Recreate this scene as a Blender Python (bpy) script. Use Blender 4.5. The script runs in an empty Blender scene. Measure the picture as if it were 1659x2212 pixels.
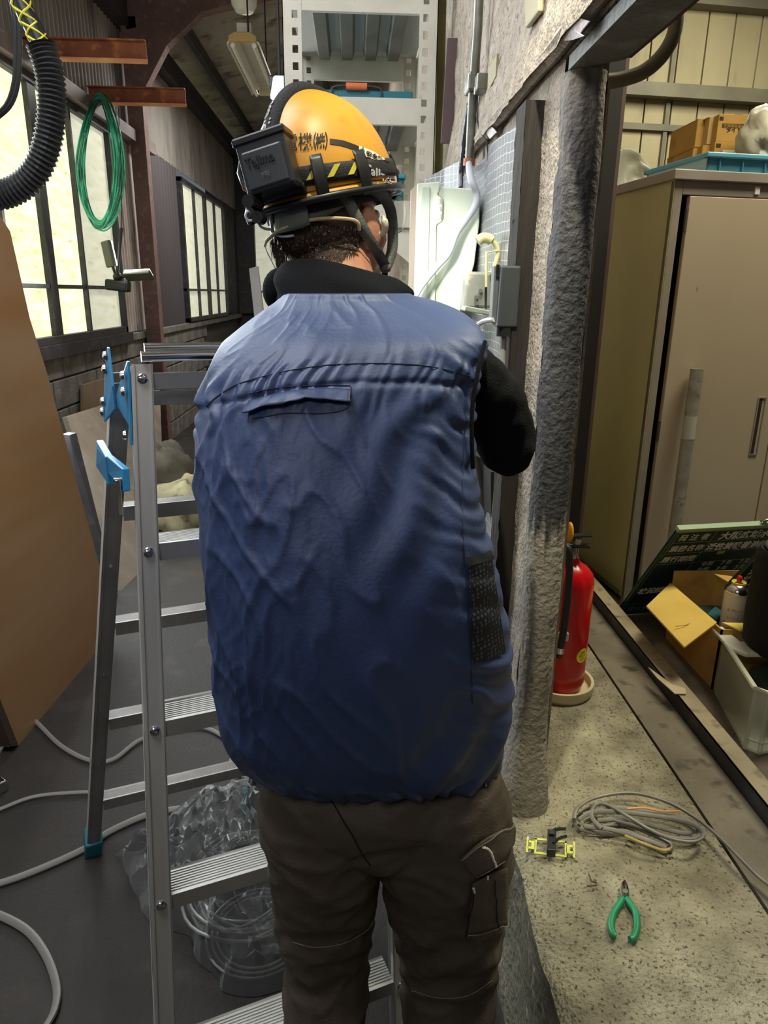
import bpy, bmesh, math, random
from mathutils import Vector, Matrix, noise
random.seed(7)
V = Vector
PI = math.pi
C = bpy.context.scene.collection
SC = bpy.context.scene
# ---------------------------------------------------------------- camera
W_, H_, F_ = 1659, 2212, 1520.0
CAM = V((0, 0, 1.5))
yaw, pit, rol = math.radians(2.66), math.radians(17.2), math.radians(0.77)
fw = V((math.sin(yaw)*math.cos(pit), math.cos(yaw)*math.cos(pit), -math.sin(pit)))
r0 = V((math.cos(yaw), -math.sin(yaw), 0)); u0 = r0.cross(fw)
cr = r0*math.cos(rol) + u0*math.sin(rol); cu = u0*math.cos(rol) - r0*math.sin(rol)
cam = bpy.data.objects.new('camera', bpy.data.cameras.new('camera')); C.objects.link(cam)
cam.matrix_world = Matrix(((cr.x, cu.x, -fw.x, CAM.x), (cr.y, cu.y, -fw.y, CAM.y), (cr.z, cu.z, -fw.z, CAM.z), (0, 0, 0, 1)))
cam.data.sensor_fit = 'VERTICAL'; cam.data.sensor_height = 36; cam.data.lens = 36*F_/H_
cam.data.clip_start = .02
SC.camera = cam
def P(px, py, Y=None, X=None, Z=None):
    'world point seen at photo pixel px, py on the plane X, Y or Z = const'
    d = fw + cr*((px-W_/2)/F_) - cu*((py-H_/2)/F_)
    if Y is not None: t = (Y-CAM.y)/d.y
    elif X is not None: t = (X-CAM.x)/d.x
    else: t = (Z-CAM.z)/d.z
    return CAM + d*t
def pix(p):
    d = V(p)-CAM; z = d.dot(fw)
    return (W_/2 + F_*d.dot(cr)/z, H_/2 - F_*d.dot(cu)/z)
# ---------------------------------------------------------------- light
SC.view_settings.view_transform = 'Standard'; SC.view_settings.look = 'None'
SC.view_settings.gamma = 1; SC.view_settings.use_curve_mapping = False
SC.view_settings.exposure = 0.35
wd = bpy.data.worlds.new('world'); SC.world = wd; wd.use_nodes = True
wd.node_tree.nodes['Background'].inputs[0].default_value = (.8, .9, 1, 1)
wd.node_tree.nodes['Background'].inputs[1].default_value = .12
def light(name, kind, loc, energy, color=(1, 1, 1), size=.1, to=None, spot=None, sizey=None, blend=.3):
    l = bpy.data.lights.new(name, kind); l.energy = energy; l.color = color
    o = bpy.data.objects.new(name, l); C.objects.link(o); o.location = loc
    if kind == 'AREA':
        l.size = size
        if sizey: l.shape = 'RECTANGLE'; l.size_y = sizey
    else: l.shadow_soft_size = size
    if kind == 'SPOT': l.spot_size = math.radians(spot); l.spot_blend = blend
    if to is not None: o.rotation_euler = (V(to)-V(loc)).to_track_quat('-Z', 'Y').to_euler()
    return o
light('room_lamp_right', 'AREA', (1.7, 1.9, 3.3), 52, (1, .93, .70), .5, (1.2, 1.8, .5), sizey=1.2)
light('room_lamp_right_far', 'AREA', (2.6, 4.4, 3.6), 64, (1, .95, .78), .8, (2.4, 5, 1), sizey=1.2)
light('rear_fill', 'AREA', (-.6, -.9, 2.7), 7, (1, .97, .92), .9, (.1, 1.6, .7), sizey=.5)  # fill added behind the camera to brighten the near side, not a fixture
light('room_lamp_left', 'AREA', (-.9, 1.0, 3.3), 34, (.95, .97, 1), .5, (-.4, 1.6, 1), sizey=1.2)
light('room_lamp_left_far', 'AREA', (-.7, 7.6, 3.5), 60, (1, .97, .9), .5, (-.7, 7.6, 0), sizey=1.2)
light('window_daylight', 'AREA', (-1.8, 3.4, 2.0), 105, (.86, .94, 1), 1.2, (0, 1.5, 1.2), sizey=3)
light('panel_headlamp', 'SPOT', (.08, 1.44, 1.66), 8, (1, 1, .93), .02, (.20, 1.95, 1.45), 75, blend=.8)
light('floor_spot', 'SPOT', (.10, .75, 2.75), 105, (1, .98, .72), .03, (.60, 1.75, .45), 50, blend=.9)
# ---------------------------------------------------------------- materials
def hx(h):
    h = h.lstrip('#')
    c = [int(h[i:i+2], 16)/255 for i in (0, 2, 4)]
    return tuple(((x/12.92) if x <= .04045 else ((x+.055)/1.055)**2.4) for x in c) + (1,)
MT = {}
def M(name, c1, c2=None, sc=6, rough=.6, metal=0, bump=0, bs=60, c3=None, sc3=25, lo=.35, hi=.65, lo3=.55, hi3=.7, stretch=None, **kw):
    'noise-mixed colours plus fine bump'
    if name in MT: return MT[name]
    m = bpy.data.materials.new(name); m.use_nodes = True; nt = m.node_tree; N = nt.nodes; L = nt.links
    b = N['Principled BSDF']; b.inputs['Roughness'].default_value = rough; b.inputs['Metallic'].default_value = metal
    for k, v in kw.items(): b.inputs[k.replace('_', ' ')].default_value = v
    tc = N.new('ShaderNodeTexCoord'); mp = N.new('ShaderNodeMapping'); L.new(tc.outputs['Object'], mp.inputs[0])
    if stretch: mp.inputs['Scale'].default_value = stretch
    def nz(s, d=4):
        n = N.new('ShaderNodeTexNoise'); n.inputs['Scale'].default_value = s; n.inputs['Detail'].default_value = d
        L.new(mp.outputs[0], n.inputs['Vector']); return n
    def mix(fac, lo_, hi_, a, bcol):
        r = N.new('ShaderNodeMapRange'); r.inputs[1].default_value = lo_; r.inputs[2].default_value = hi_
        L.new(fac, r.inputs[0]); x = N.new('ShaderNodeMix'); x.data_type = 'RGBA'; L.new(r.outputs[0], x.inputs[0])
        if hasattr(a, 'node'): L.new(a, x.inputs[6])
        else: x.inputs[6].default_value = a
        x.inputs[7].default_value = bcol; return x.outputs[2]
    col = hx(c1)
    b.inputs['Base Color'].default_value = col
    if c2: col = mix(nz(sc).outputs[0], lo, hi, col, hx(c2))
    if c3: col = mix(nz(sc3, 6).outputs[0], lo3, hi3, col, hx(c3))
    if hasattr(col, 'node'): L.new(col, b.inputs['Base Color'])
    if bump:
        bp = N.new('ShaderNodeBump'); bp.inputs['Strength'].default_value = bump; bp.inputs['Distance'].default_value = .01
        L.new(nz(bs, 5).outputs[0], bp.inputs['Height']); L.new(bp.outputs[0], b.inputs['Normal'])
    MT[name] = m
    return m
def ME(name, c, s):
    if name in MT: return MT[name]
    m = M(name, c); b = m.node_tree.nodes['Principled BSDF']
    b.inputs['Emission Color'].default_value = hx(c); b.inputs['Emission Strength'].default_value = s
    return m
def clear(name, c='#ffffff', alpha=.3, rough=.15, bump=0, bs=20):
    m = M(name, c, rough=rough, bump=bump, bs=bs)
    b = m.node_tree.nodes['Principled BSDF']; b.inputs['Alpha'].default_value = alpha
    return m
# ---------------------------------------------------------------- mesh helpers
def root_loc(o):
    l = V((0, 0, 0))
    while o is not None: l += o.location; o = o.parent
    return l
class MB:
    def __init__(s): s.v = []; s.f = []
    def add(s, vs, fs):
        n = len(s.v); s.v += [V(a) for a in vs]; s.f += [tuple(i+n for i in f) for f in fs]; return s
    def box(s, x0, x1, y0, y1, z0, z1):
        return s.add([(x, y, z) for x in (x0, x1) for y in (y0, y1) for z in (z0, z1)],
                     [(0, 1, 3, 2), (4, 6, 7, 5), (0, 4, 5, 1), (2, 3, 7, 6), (0, 2, 6, 4), (1, 5, 7, 3)])
    def ob(s, c, ax, ay, az):
        'box from centre and three half-axis vectors'
        c, ax, ay, az = V(c), V(ax), V(ay), V(az)
        return s.add([c+ax*i+ay*j+az*k for i in (-1, 1) for j in (-1, 1) for k in (-1, 1)],
                     [(0, 1, 3, 2), (4, 6, 7, 5), (0, 4, 5, 1), (2, 3, 7, 6), (0, 2, 6, 4), (1, 5, 7, 3)])
    def beam(s, a, b, w, d, up=(0, 0, 1)):
        a, b = V(a), V(b); t = (b-a).normalized(); sx = t.cross(V(up)).normalized(); sy = sx.cross(t)
        return s.ob((a+b)/2, (b-a)/2, sx*w/2, sy*d/2)
    def prism(s, poly, ext):
        n = len(poly); e = V(ext); a = [V(p) for p in poly]
        return s.add(a+[p+e for p in a], [tuple(range(n))[::-1], tuple(range(n, 2*n))]+[(i, (i+1) % n, (i+1) % n+n, i+n) for i in range(n)])
    def tube(s, pts, r, n=8, closed=False, flat=None, caps=True):
        pts = [V(p) for p in pts]; m = len(pts); rs = r if isinstance(r, (list, tuple)) else [r]*m
        t0 = (pts[1]-pts[0]).normalized()
        nx = t0.orthogonal().normalized(); vs = []
        for i, p in enumerate(pts):
            if closed: t = (pts[(i+1) % m]-pts[i-1])
            else: t = pts[min(i+1, m-1)]-pts[max(i-1, 0)]
            t = t.normalized() if t.length > 1e-9 else t0
            nx = (nx-t*nx.dot(t)); nx = nx.normalized() if nx.length > 1e-6 else t.orthogonal().normalized(); ny = t.cross(nx)
            for k in range(n):
                a = 2*PI*k/n; vs.append(p+nx*math.cos(a)*rs[i]+ny*math.sin(a)*rs[i]*(flat or 1))
        fs = []
        for i in range(m if closed else m-1):
            j = (i+1) % m
            for k in range(n): fs.append((i*n+k, i*n+(k+1) % n, j*n+(k+1) % n, j*n+k))
        if not closed and caps: fs += [tuple(range(n))[::-1], tuple((m-1)*n+k for k in range(n))]
        return s.add(vs, fs)
    def cyl(s, a, b, r, r2=None, n=20):
        return s.tube([a, b], [r, r if r2 is None else r2], n)
    def lathe(s, prof, o=(0, 0, 0), ax=(0, 0, 1), n=28):
        o = V(o); az = V(ax).normalized(); x = az.orthogonal().normalized(); y = az.cross(x); vs = []
        for r, h in prof:
            for k in range(n): vs.append(o+az*h+(x*math.cos(2*PI*k/n)+y*math.sin(2*PI*k/n))*max(r, 1e-5))
        fs = [(i*n+k, i*n+(k+1) % n, (i+1)*n+(k+1) % n, (i+1)*n+k) for i in range(len(prof)-1) for k in range(n)]
        return s.add(vs, fs+[tuple(range(n))[::-1], tuple((len(prof)-1)*n+k for k in range(n))])
    def grid(s, fn, nu, nv, wrap=False):
        vs = [V(fn(i/(nu if wrap else nu-1), j/(nv-1))) for j in range(nv) for i in range(nu)]
        fs = [(j*nu+i, j*nu+(i+1) % nu, (j+1)*nu+(i+1) % nu, (j+1)*nu+i) for j in range(nv-1) for i in range(nu if wrap else nu-1)]
        return s.add(vs, fs)
    def ell(s, c, r, n=16, m=10, rot=None):
        c = V(c); R = rot or Matrix.Identity(3)
        return s.add([c+R @ V((r[0]*math.cos(2*PI*i/n)*math.sin(PI*max(.002, min(.998, j/m))), r[1]*math.sin(2*PI*i/n)*math.sin(PI*max(.002, min(.998, j/m))), r[2]*math.cos(PI*j/m))) for j in range(m+1) for i in range(n)],
                     [(j*n+i, j*n+(i+1) % n, (j+1)*n+(i+1) % n, (j+1)*n+i) for j in range(m) for i in range(n)])
    def build(s, name, mat, parent=None, smooth=40, bevel=0, kind=None, label=None, solid=0, sub=0):
        me = bpy.data.meshes.new(name)
        if parent is None:
            lo = V([min(p[i] for p in s.v) for i in range(3)]); hi = V([max(p[i] for p in s.v) for i in range(3)])
            o0 = V(((lo.x+hi.x)/2, (lo.y+hi.y)/2, lo.z)); base = o0
        else: base = root_loc(parent); o0 = V((0, 0, 0))
        me.from_pydata([tuple(p-base) for p in s.v], [], s.f)
        bm = bmesh.new(); bm.from_mesh(me); bmesh.ops.recalc_face_normals(bm, faces=bm.faces); bm.to_mesh(me); bm.free()
        me.materials.append(mat)
        if smooth:
            me.shade_smooth(); me.set_sharp_from_angle(angle=math.radians(smooth))
        o = bpy.data.objects.new(name, me); C.objects.link(o)
        if parent: o.parent = parent
        o.location = o0
        if solid: md = o.modifiers.new('t', 'SOLIDIFY'); md.thickness = solid; md.offset = 0
        if bevel: md = o.modifiers.new('b', 'BEVEL'); md.width = bevel; md.segments = 2; md.limit_method = 'ANGLE'
        if sub: md = o.modifiers.new('s', 'SUBSURF'); md.levels = sub; md.render_levels = sub
        if kind: o['kind'] = kind
        if label: o['label'] = label
        return o
def thing(name, label, cat, loc, group=None, kind=None):
    o = bpy.data.objects.new(name, None); C.objects.link(o); o.location = V(loc)
    if label: o['label'] = label
    if cat: o['category'] = cat
    if group: o['group'] = group
    if kind: o['kind'] = kind
    return o
def tag(o, label, cat, group=None):
    o['label'] = label; o['category'] = cat
    if group: o['group'] = group
    return o
def box(x0, x1, y0, y1, z0, z1): return MB().box(x0, x1, y0, y1, z0, z1)
def sp(pts, k=8, closed=False):
    'Catmull-Rom'
    pts = [V(p) for p in pts]; n = len(pts); out = []
    for i in range(n if closed else n-1):
        g = (lambda j: pts[j % n]) if closed else (lambda j: pts[max(0, min(n-1, j))])
        a, b, c, d = g(i-1), g(i), g(i+1), g(i+2)
        for q in range(k):
            t = q/k; out.append(.5*((2*b)+(c-a)*t+(2*a-5*b+4*c-d)*t*t+(3*b-a-3*c+d)*t**3))
    if not closed: out.append(pts[-1])
    return out
def text(s, mapf, size, mat, parent, name='lettering', th=.0006, bold=0, sx=1, align='LEFT', label=None, fine=0):
    'flat letters; mapf(x, y, z) places them in the world'
    cu_ = bpy.data.curves.new('t', 'FONT'); cu_.body = s; cu_.size = size; cu_.extrude = th; cu_.offset = bold
    cu_.align_x = align; cu_.resolution_u = 2
    o = bpy.data.objects.new('t', cu_); C.objects.link(o)
    bpy.context.view_layer.update()
    me = bpy.data.meshes.new_from_object(o.evaluated_get(bpy.context.evaluated_depsgraph_get()))
    if fine:
        bm = bmesh.new(); bm.from_mesh(me); bmesh.ops.triangulate(bm, faces=bm.faces)
        for _ in range(4):
            le = [e for e in bm.edges if e.calc_length() > fine]
            if le: bmesh.ops.subdivide_edges(bm, edges=le, cuts=1); bmesh.ops.triangulate(bm, faces=[f for f in bm.faces if len(f.verts) > 3])
        bm.to_mesh(me); bm.free()
    vs = [mapf(v.co.x*sx, v.co.y, v.co.z) for v in me.vertices]; fs = [tuple(p.vertices) for p in me.polygons]
    bpy.data.objects.remove(o); bpy.data.curves.remove(cu_); bpy.data.meshes.remove(me)
    if not vs: return None
    return MB().add(vs, fs).build(name, mat, parent, smooth=0, label=label)
def plane_map(o, x, y):
    o, x, y = V(o), V(x).normalized(), V(y); y = (y-x*y.dot(x)).normalized(); z = x.cross(y)
    return lambda a, b, c: o+x*a+y*b+z*c
def patch(pxs, **kw): return [P(a, b, **kw) for a, b in pxs]
def PP(px, py, o, n):
    d = fw + cr*((px-W_/2)/F_) - cu*((py-H_/2)/F_); o = V(o); n = V(n)
    return CAM + d*((o-CAM).dot(n)/d.dot(n))
# ---------------------------------------------------------------- materials used around
m_floor = M('floor_dark', '#2f2a27', '#24201e', 1.3, .7, bump=.35, bs=90, c3='#3b3531', sc3=7)
m_slab = M('slab_concrete', '#aaa38b', '#736c58', 15, .85, bump=1, bs=130, c3='#49432f', sc3=170, lo3=.56, hi3=.68, lo=.3, hi=.75)
m_plinth = M('slab_top_worn', '#8c8778', '#6d6959', 5, .85, bump=1, bs=55, c3='#beb7a4', sc3=30, lo3=.6, hi3=.75)
m_conc = M('sprayed_concrete', '#b3a698', '#968a7d', 20, .9, bump=.8, bs=110, c3='#6e655e', sc3=75, lo3=.57, hi3=.7)
m_pillar = M('pillar_concrete', '#6f6a65', '#4b4743', 7, .6, bump=1, bs=60, c3='#a8a196', sc3=70, lo3=.62, hi3=.74, stretch=(1, 1, .5))
m_block = M('block_grey', '#7d7974', '#65615d', 5, .9, bump=.5, bs=50, c3='#8f8a82', sc3=14)
m_mort = M('mortar', '#4c4946', rough=.9)
m_corr = M('corrugated_dim', '#8d8780', '#6d6762', 2, .7, c3='#585350', sc3=4, stretch=(1, 1, .3))
m_corrl = M('corrugated_light', '#d9cfc9', '#b6a9a3', 3, .6, c3='#857a72', sc3=9, stretch=(1, 1, .3))
m_rust = M('rust_primer', '#7a5f5a', '#6b524e', 6, .7, bump=.3, c3='#8b736d', sc3=20)
m_rust2 = M('rusty_arm', '#9b5b3c', '#7b432c', 7, .7, bump=.3, c3='#c2733c', sc3=16)
m_dark = M('dark_steel', '#37343a', '#2b292c', 5, .55, c3='#4b474b', sc3=14)
m_black = M('black_plastic', '#1b1c20', rough=.4)
m_blackr = M('black_rubber', '#232428', rough=.55, bump=.2)
m_white = M('white_enamel', '#e2dfd6', '#d5d0c4', 9, .45)
m_rack = M('rack_cream', '#dbd8cb', '#cdc9ba', 8, .4, c3='#b9b2a2', sc3=30, lo3=.68, hi3=.78)
m_alu = M('aluminium', '#cbc9c5', '#b9b7b3', 12, .4, metal=.45, stretch=(1, 1, .1))
m_alud = M('aluminium_dull', '#a09c98', '#8e8a87', 12, .45, metal=.4)
m_chrome = M('chrome', '#d8d8da', rough=.15, metal=1)
m_zinc = M('zinc', '#8e8e88', '#787870', 25, .4, metal=.8)
m_blue = M('hinge_blue', '#2f8fc4', '#2a80b4', 20, .35)
m_teal = M('teal_plastic', '#1f6f80', rough=.4)
m_greyc = M('grey_cable', '#8b8783', rough=.5)
m_ply = M('plywood_grey', '#9c8f81', '#877b6e', 4, .8, c3='#9d9184', sc3=14)
m_brown = M('brown_panel', '#a98766', '#a07347', 1.6, .28, bump=.22, bs=3.2, stretch=(1, .5, 2.5))
m_edge = M('panel_edge', '#4a3a30', rough=.7)
m_pane = M('pane_film', '#e6e6d2', '#d6dabd', 5, .5, c3='#b3ad8a', sc3=8, lo3=.55, hi3=.95, stretch=(1, .8, 4))
nt_ = m_pane.node_tree; b_ = nt_.nodes['Principled BSDF']
src = b_.inputs['Base Color'].links[0].from_socket; nt_.links.new(src, b_.inputs['Emission Color']); b_.inputs['Emission Strength'].default_value = .45
# ---------------------------------------------------------------- left hall
XL = -1.9
floor = box(-2.4, .34, -1.2, 12.9, -.1, 0).build('floor', m_floor, kind='structure', smooth=0)
wl = thing('wall_left', None, None, (XL, 5, 0), kind='structure')
box(-2.1, XL-.03, -1.2, 12.6, 0, 1.13).build('mortar_bed', m_mort, wl, smooth=0)
bp = None; base = root_loc(wl)
for r in range(6):
    for k in range(18):
        y = 2.2+k*.4+(.2 if r % 2 else 0)
        if bp is None:
            bp = MB().box(XL-.05, XL, y, y+.388, r*.19, r*.19+.178).build('block', m_block, wl, smooth=0, bevel=.006); by, bz = y, 0
        else:
            o = bp.copy(); C.objects.link(o); o.location = (random.uniform(-.004, .004), y-by, r*.19)
box(XL-.12, XL+.05, 2, 6.2, 1.09, 1.17).build('sill', m_dark, wl, smooth=0)
box(XL-.12, XL+.02, 6.2, 12.6, 1.09, 1.15).build('ledge', m_block, wl, smooth=0, bevel=.005)
def corr_y(y0, y1, z0, z1, x, amp=.012, wl_=.076, name='corrugated_sheet', mat=None, par=None):
    n = int((y1-y0)/wl_*8)
    return MB().grid(lambda u, v: (x+amp*math.sin(2*PI*(y0+(y1-y0)*u)/wl_), y0+(y1-y0)*u, z0+(z1-z0)*v), n, 2).build(name, mat, par, smooth=60)
corr_y(-1.2, 12.6, 2.78, 3.74, XL-.03, mat=m_corr, par=wl)
corr_y(6.2, 7.2, 1.16, 2.78, XL-.03, mat=m_corrl, par=wl)
corr_y(7.2, 8.5, 1.16, 2.78, XL-.03, amp=.02, wl_=.12, mat=M('dark_sheet', '#4a4548', rough=.6), par=wl)
corr_y(11.1, 12.6, 1.16, 2.78, XL-.03, amp=.02, wl_=.12, mat=m_dark, par=wl)
box(XL-.03, XL+.09, -1.2, 12.6, 3.55, 3.74).build('eaves_beam', m_dark, wl, smooth=0)
def window(name, y0, y1, z0, z1, bars, zt, fr=.05):
    w = thing(name, None, None, (XL, (y0+y1)/2, z0), kind='structure')
    MB().box(XL-.04, XL+.03, y0, y1, z0, z0+fr).box(XL-.04, XL+.03, y0, y1, z1-fr, z1).box(XL-.04, XL+.03, y0, y0+fr, z0, z1).box(XL-.04, XL+.03, y1-fr, y1, z0, z1).build('window_frame', m_dark, w, smooth=0, bevel=.004)
    box(XL-.03, XL+.015, y0, y1, zt-.013, zt+.013).build('transom', m_dark, w, smooth=0)
    ys = [y0+fr]+[b[0] for b in bars]+[y1-fr]
    for by_, bw in bars: box(XL-.03, XL+.02, by_-bw/2, by_+bw/2, z0, z1).build('glazing_bar', m_dark, w, smooth=0)
    for i in range(len(ys)-1):
        for (a, b) in ((z0+fr, zt), (zt, z1-fr)):
            box(XL-.02, XL-.012, ys[i], ys[i+1], a, b).build('pane', m_pane, w, smooth=0)
    return w
window('window_1', 1.3, 6.15, 1.17, 2.7, [(5.33, .03), (4.75, .11), (4.18, .03), (3.6, .11), (3.0, .03), (2.4, .11)], 1.52)
window('window_2', 8.5, 11.2, 1.16, 2.7, [(9.2, .03), (9.85, .12), (10.5, .03)], 1.52)
box(XL-.05, XL+.08, 1.3, 7.3, 2.7, 2.79).build('trim_1', M('window_head', '#8a7a78', '#6a5f60', 4, .6), kind='structure', smooth=0)
# posts and portal frame
def ibeam(a, b, w, d, up, name, mat, par):
    a, b = V(a), V(b); t = (b-a).normalized(); sx = t.cross(V(up)).normalized(); sy = sx.cross(t)
    m = MB()
    for s in (-1, 1): m.ob((a+b)/2+sy*s*(d/2-.005), (b-a)/2, sx*w/2, sy*.005)
    m.ob((a+b)/2, (b-a)/2, sx*.004, sy*d/2); return m.build(name, mat, par, smooth=0)
def frame(Y):
    f = tag(thing('portal_frame', '', '', (-1.8, Y, 0)), 'brown primed steel portal frame with haunched corner carrying the left hall roof', 'steel frame')
    box(-1.88, -1.75, Y-.06, Y+.06, 0, 3.62).build('post', m_rust, f, smooth=0, bevel=.004)
    a = V((-1.86, Y, 3.66)); b = V((1.2, Y, 3.66+3.06*.23))
    MB().beam(a-V((0, 0, .02)), b, .12, .25).build('rafter', m_rust, f, smooth=0, bevel=.004)
    MB().prism([(-1.76, Y-.055, 3.05), (-1.76, Y-.055, 3.62), (-1.2, Y-.055, 3.68), (-1.52, Y-.055, 3.42)], (0, .11, 0)).build('haunch', m_rust, f, smooth=0)
    return f
frame(6.75)
roof = thing('ceiling', None, None, (-.5, 5, 3.8), kind='structure')
m_roof = M('roof_sheet', '#b0aa9c', '#8b857a', 2.5, .7, c3='#6a645c', sc3=5)
def rz(x): return 3.82+(x+1.9)*.23
n = int(15.0/.076*6)
MB().grid(lambda u, v: (-2.05+3.6*v, -1.8+15.0*u, rz(-2.05+3.6*v)+.012*math.sin(2*PI*15.0*u/.076)), n, 2).build('roof_sheet', m_roof, roof, smooth=60)
box(-2.1, -2.0, -1.8, 13.2, 3.7, 3.84).build('daylight_gap', ME('gap_glow', '#f4f4cc', .8), roof, smooth=0)
for x in (-1.55, -.35, .7):
    box(x-.03, x+.03, -1.2, 12.6, rz(x)-.13, rz(x)-.02).build('purlin', m_dark, roof, smooth=0)
# end wall
wb = thing('wall_back', None, None, (-.5, 12.7, 0), kind='structure')
m_end = M('end_wall', '#3f3c40', '#332f33', 2, .8)
box(-2.4, 2, 12.6, 12.75, 0, 1.16).build('lower_wall', m_end, wb, smooth=0)
box(-2.4, 2, 12.6, 12.75, 2.72, 4.6).build('upper_wall', m_end, wb, smooth=0)
box(.4, 2, 12.6, 12.75, 1.16, 2.72).build('side_wall', m_end, wb, smooth=0)
w3 = thing('window_3', None, None, (-.8, 12.6, 1.16), kind='structure')
MB().box(-2.4, -1.62, 12.5, 12.7, 1.16, 2.72).build('window_frame', m_dark, w3, smooth=0)
for i in range(5):
    x = -1.62+i*.4
    box(x, x+.34 if i < 4 else x+.4, 12.62, 12.63, 1.2, 2.68).build('pane', m_pane, w3, smooth=0)
    box(x+.34, x+.4, 12.58, 12.66, 1.16, 2.72).build('glazing_bar', m_dark, w3, smooth=0)
box(-1.62, .4, 12.58, 12.66, 1.5, 1.53).build('transom', m_dark, w3, smooth=0)
box(-2.2, 4, -1.5, -1.3, 0, 4.6).build('wall_front', m_end, kind='structure', smooth=0)
# roof light
def tube_light():
    a = P(525, 92, Z=3.05); b = a+V((0, 1.22, 0)); t = tag(thing('fluorescent_fitting', '', '', b+(a-b)/2), 'white two-tube fluorescent fitting hanging under the left hall roof, tubes unlit', 'light fitting')
    w = .105
    m = MB()
    prof = [(-w, -.02), (-w, .0), (-.045, .05), (.045, .05), (w, .0), (w, -.02), (.09, .0), (.04, .035), (-.04, .035), (-.09, .0)]
    m.prism([(a.x+x, a.y, a.z+z) for x, z in prof], (0, 1.22, 0)).build('housing', m_white, t, smooth=0)
    MB().prism([(a.x+x, a.y-.035, a.z+z) for x, z in ((-.09, .0), (-.09, .03), (-.05, .052), (.05, .052), (.09, .03), (.09, .0))], (0, .035, 0)).build('end_cap', M('aged_cap', '#c9a76a', rough=.6), t, smooth=0, bevel=.006)
    MB().prism([(a.x+x, b.y, a.z+z) for x, z in ((-.05, -.012), (-.05, .05), (.05, .05), (.05, -.012))], (0, .03, 0)).build('end_cap', M('aged_cap2', '#cdbf9a', rough=.6), t, smooth=0, bevel=.006)
    for s in (-.07, .07): MB().cyl((a.x+s, a.y+.01, a.z-.012), (a.x+s, b.y-.01, a.z-.012), .015, n=14).build('tube', M('tube_glass', '#f1f0ee', rough=.2), t)
    for q in (.05, 1.1): MB().cyl((a.x+.03, a.y+q, a.z+.05), (a.x+.03, a.y+q, rz(a.x)), .006, n=6).build('hanger', m_dark, t)
    box(a.x-.045, a.x+.045, a.y+.06, a.y+.12, a.z+.05, a.z+.13).build('bracket', m_white, t, smooth=0)
tube_light()
p = P(527, 4, Z=3.4)
d = tag(thing('ceiling_lamp', '', '', p), 'round white dome lamp under the rafter at the top edge of the photo', 'lamp')
MB().lathe([(.01, -.07), (.06, -.06), (.085, -.02), (.09, .02)], p).build('dome', M('dome_white', '#f2eee6', rough=.3), d)
MB().lathe([(.05, .02), (.05, .7)], p, n=12).build('mount', m_dark, d)
# arms
def arm(py, px1, xe, label):
    e = P(px1, py, X=xe); t = tag(thing('bracket_arm', '', '', (XL, e.y, e.z)), label, 'bracket')
    h = .11
    box(XL, xe, e.y, e.y+.008, e.z, e.z+h).build('web', m_rust2, t, smooth=0)
    m = MB().prism([(XL, e.y-.06, e.z-.006), (xe+.02, e.y-.06, e.z-.006), (xe, e.y+.01, e.z-.006), (XL, e.y+.01, e.z-.006)], (0, 0, .008)); m.build('flange', M('arm_flange_lit', '#e0a06a', '#c9805a', 5, .6), t, smooth=0)  # lower flange coloured brighter orange than the arm, as if lit
    box(XL, xe, e.y-.03, e.y+.01, e.z+h-.008, e.z+h).build('flange', m_rust2, t, smooth=0)
    return e
e1 = arm(135, 318, -1.2, 'rusty bracket arm on the left wall, the upper one ending at the brown post')
e2 = arm(229, 402, -1.21, 'rusty orange bracket arm carrying the green cable coil')
# green cable coil
t = tag(thing('cable_coil', '', '', P(225, 235, Y=e2.y-.03)), 'coil of green cable hanging from the rusty arm in front of the window', 'cable')
mg = M('green_cable', '#4cc0a0', '#3aa888', 9, .4); mgd = M('green_cable_dark', '#1f6f5c', rough=.4)
for k in range(19):
    cx, cy = 217+random.uniform(-6, 6), 350+random.uniform(-6, 6); rx = 44+random.uniform(-14, 7); ry = 142+random.uniform(-10, 5)
    pts = []
    for i in range(28):
        a = 2*PI*i/28
        yy = cy+ry*math.sin(a); q = P(cx+rx*math.cos(a)*(1-.25*max(0, -math.sin(a))), yy, Y=e2.y-.10-.42*min(1, max(0, (yy-205)/70))-.03*math.cos(a)*random.uniform(.6, 1.4))
        pts.append(q)
    MB().tube(sp(pts, 3, True), .0055, 6, True).build('loop', mg if k % 3 else mgd, t)
MB().tube(sp([P(261, 305, Y=e2.y), P(268, 310, Y=e2.y-.05), P(258, 318, Y=e2.y-.05), P(256, 330, Y=e2.y)], 5), .004, 5).build('tie', m_black, t)
# three headed work light
YW = 4.9
t = tag(thing('work_light', '', '', P(258, 590, Y=YW)), 'black work light with three swivel heads hanging below the green cable coil, lit', 'work light')
def head(a, b, w, col, lit):
    a, b = V(a), V(b); ax = (b-a)/2; n = V(lit).normalized(); s = ax.normalized().cross(n).normalized()
    h = MB().ob((a+b)/2, ax, n*.014, s*w).build('lamp_head', M('lamp_grey', '#55584f', rough=.5), t, smooth=0, bevel=.01)
    MB().ob((a+b)/2+n*.016, ax*.92, n*.004, s*w*.9).build('lens', ME('led_glow', '#fffef0', 6), h, smooth=0)
head(P(228, 520, Y=YW), P(241, 577, Y=YW), .045, 0, (.8, 1, .1))
head(P(270, 597, Y=YW), P(329, 594, Y=YW), .045, 0, (0, .6, 1))
h = MB().ob(P(255, 617, Y=YW), (.078, 0, -.008), (0, .03, 0), (.004, 0, .034)).build('battery_base', m_black, t, smooth=0, bevel=.012)
MB().ob(P(255, 617, Y=YW)-V((0, .032, 0)), (.055, 0, -.006), (0, .002, 0), (.001, 0, .012)).build('rib', m_blackr, h, smooth=0)
MB().tube([P(262, 492, Y=YW), P(257, 560, Y=YW), P(253, 600, Y=YW)], [.011, .01, .012], 8).build('stem', m_blackr, t)
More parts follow.
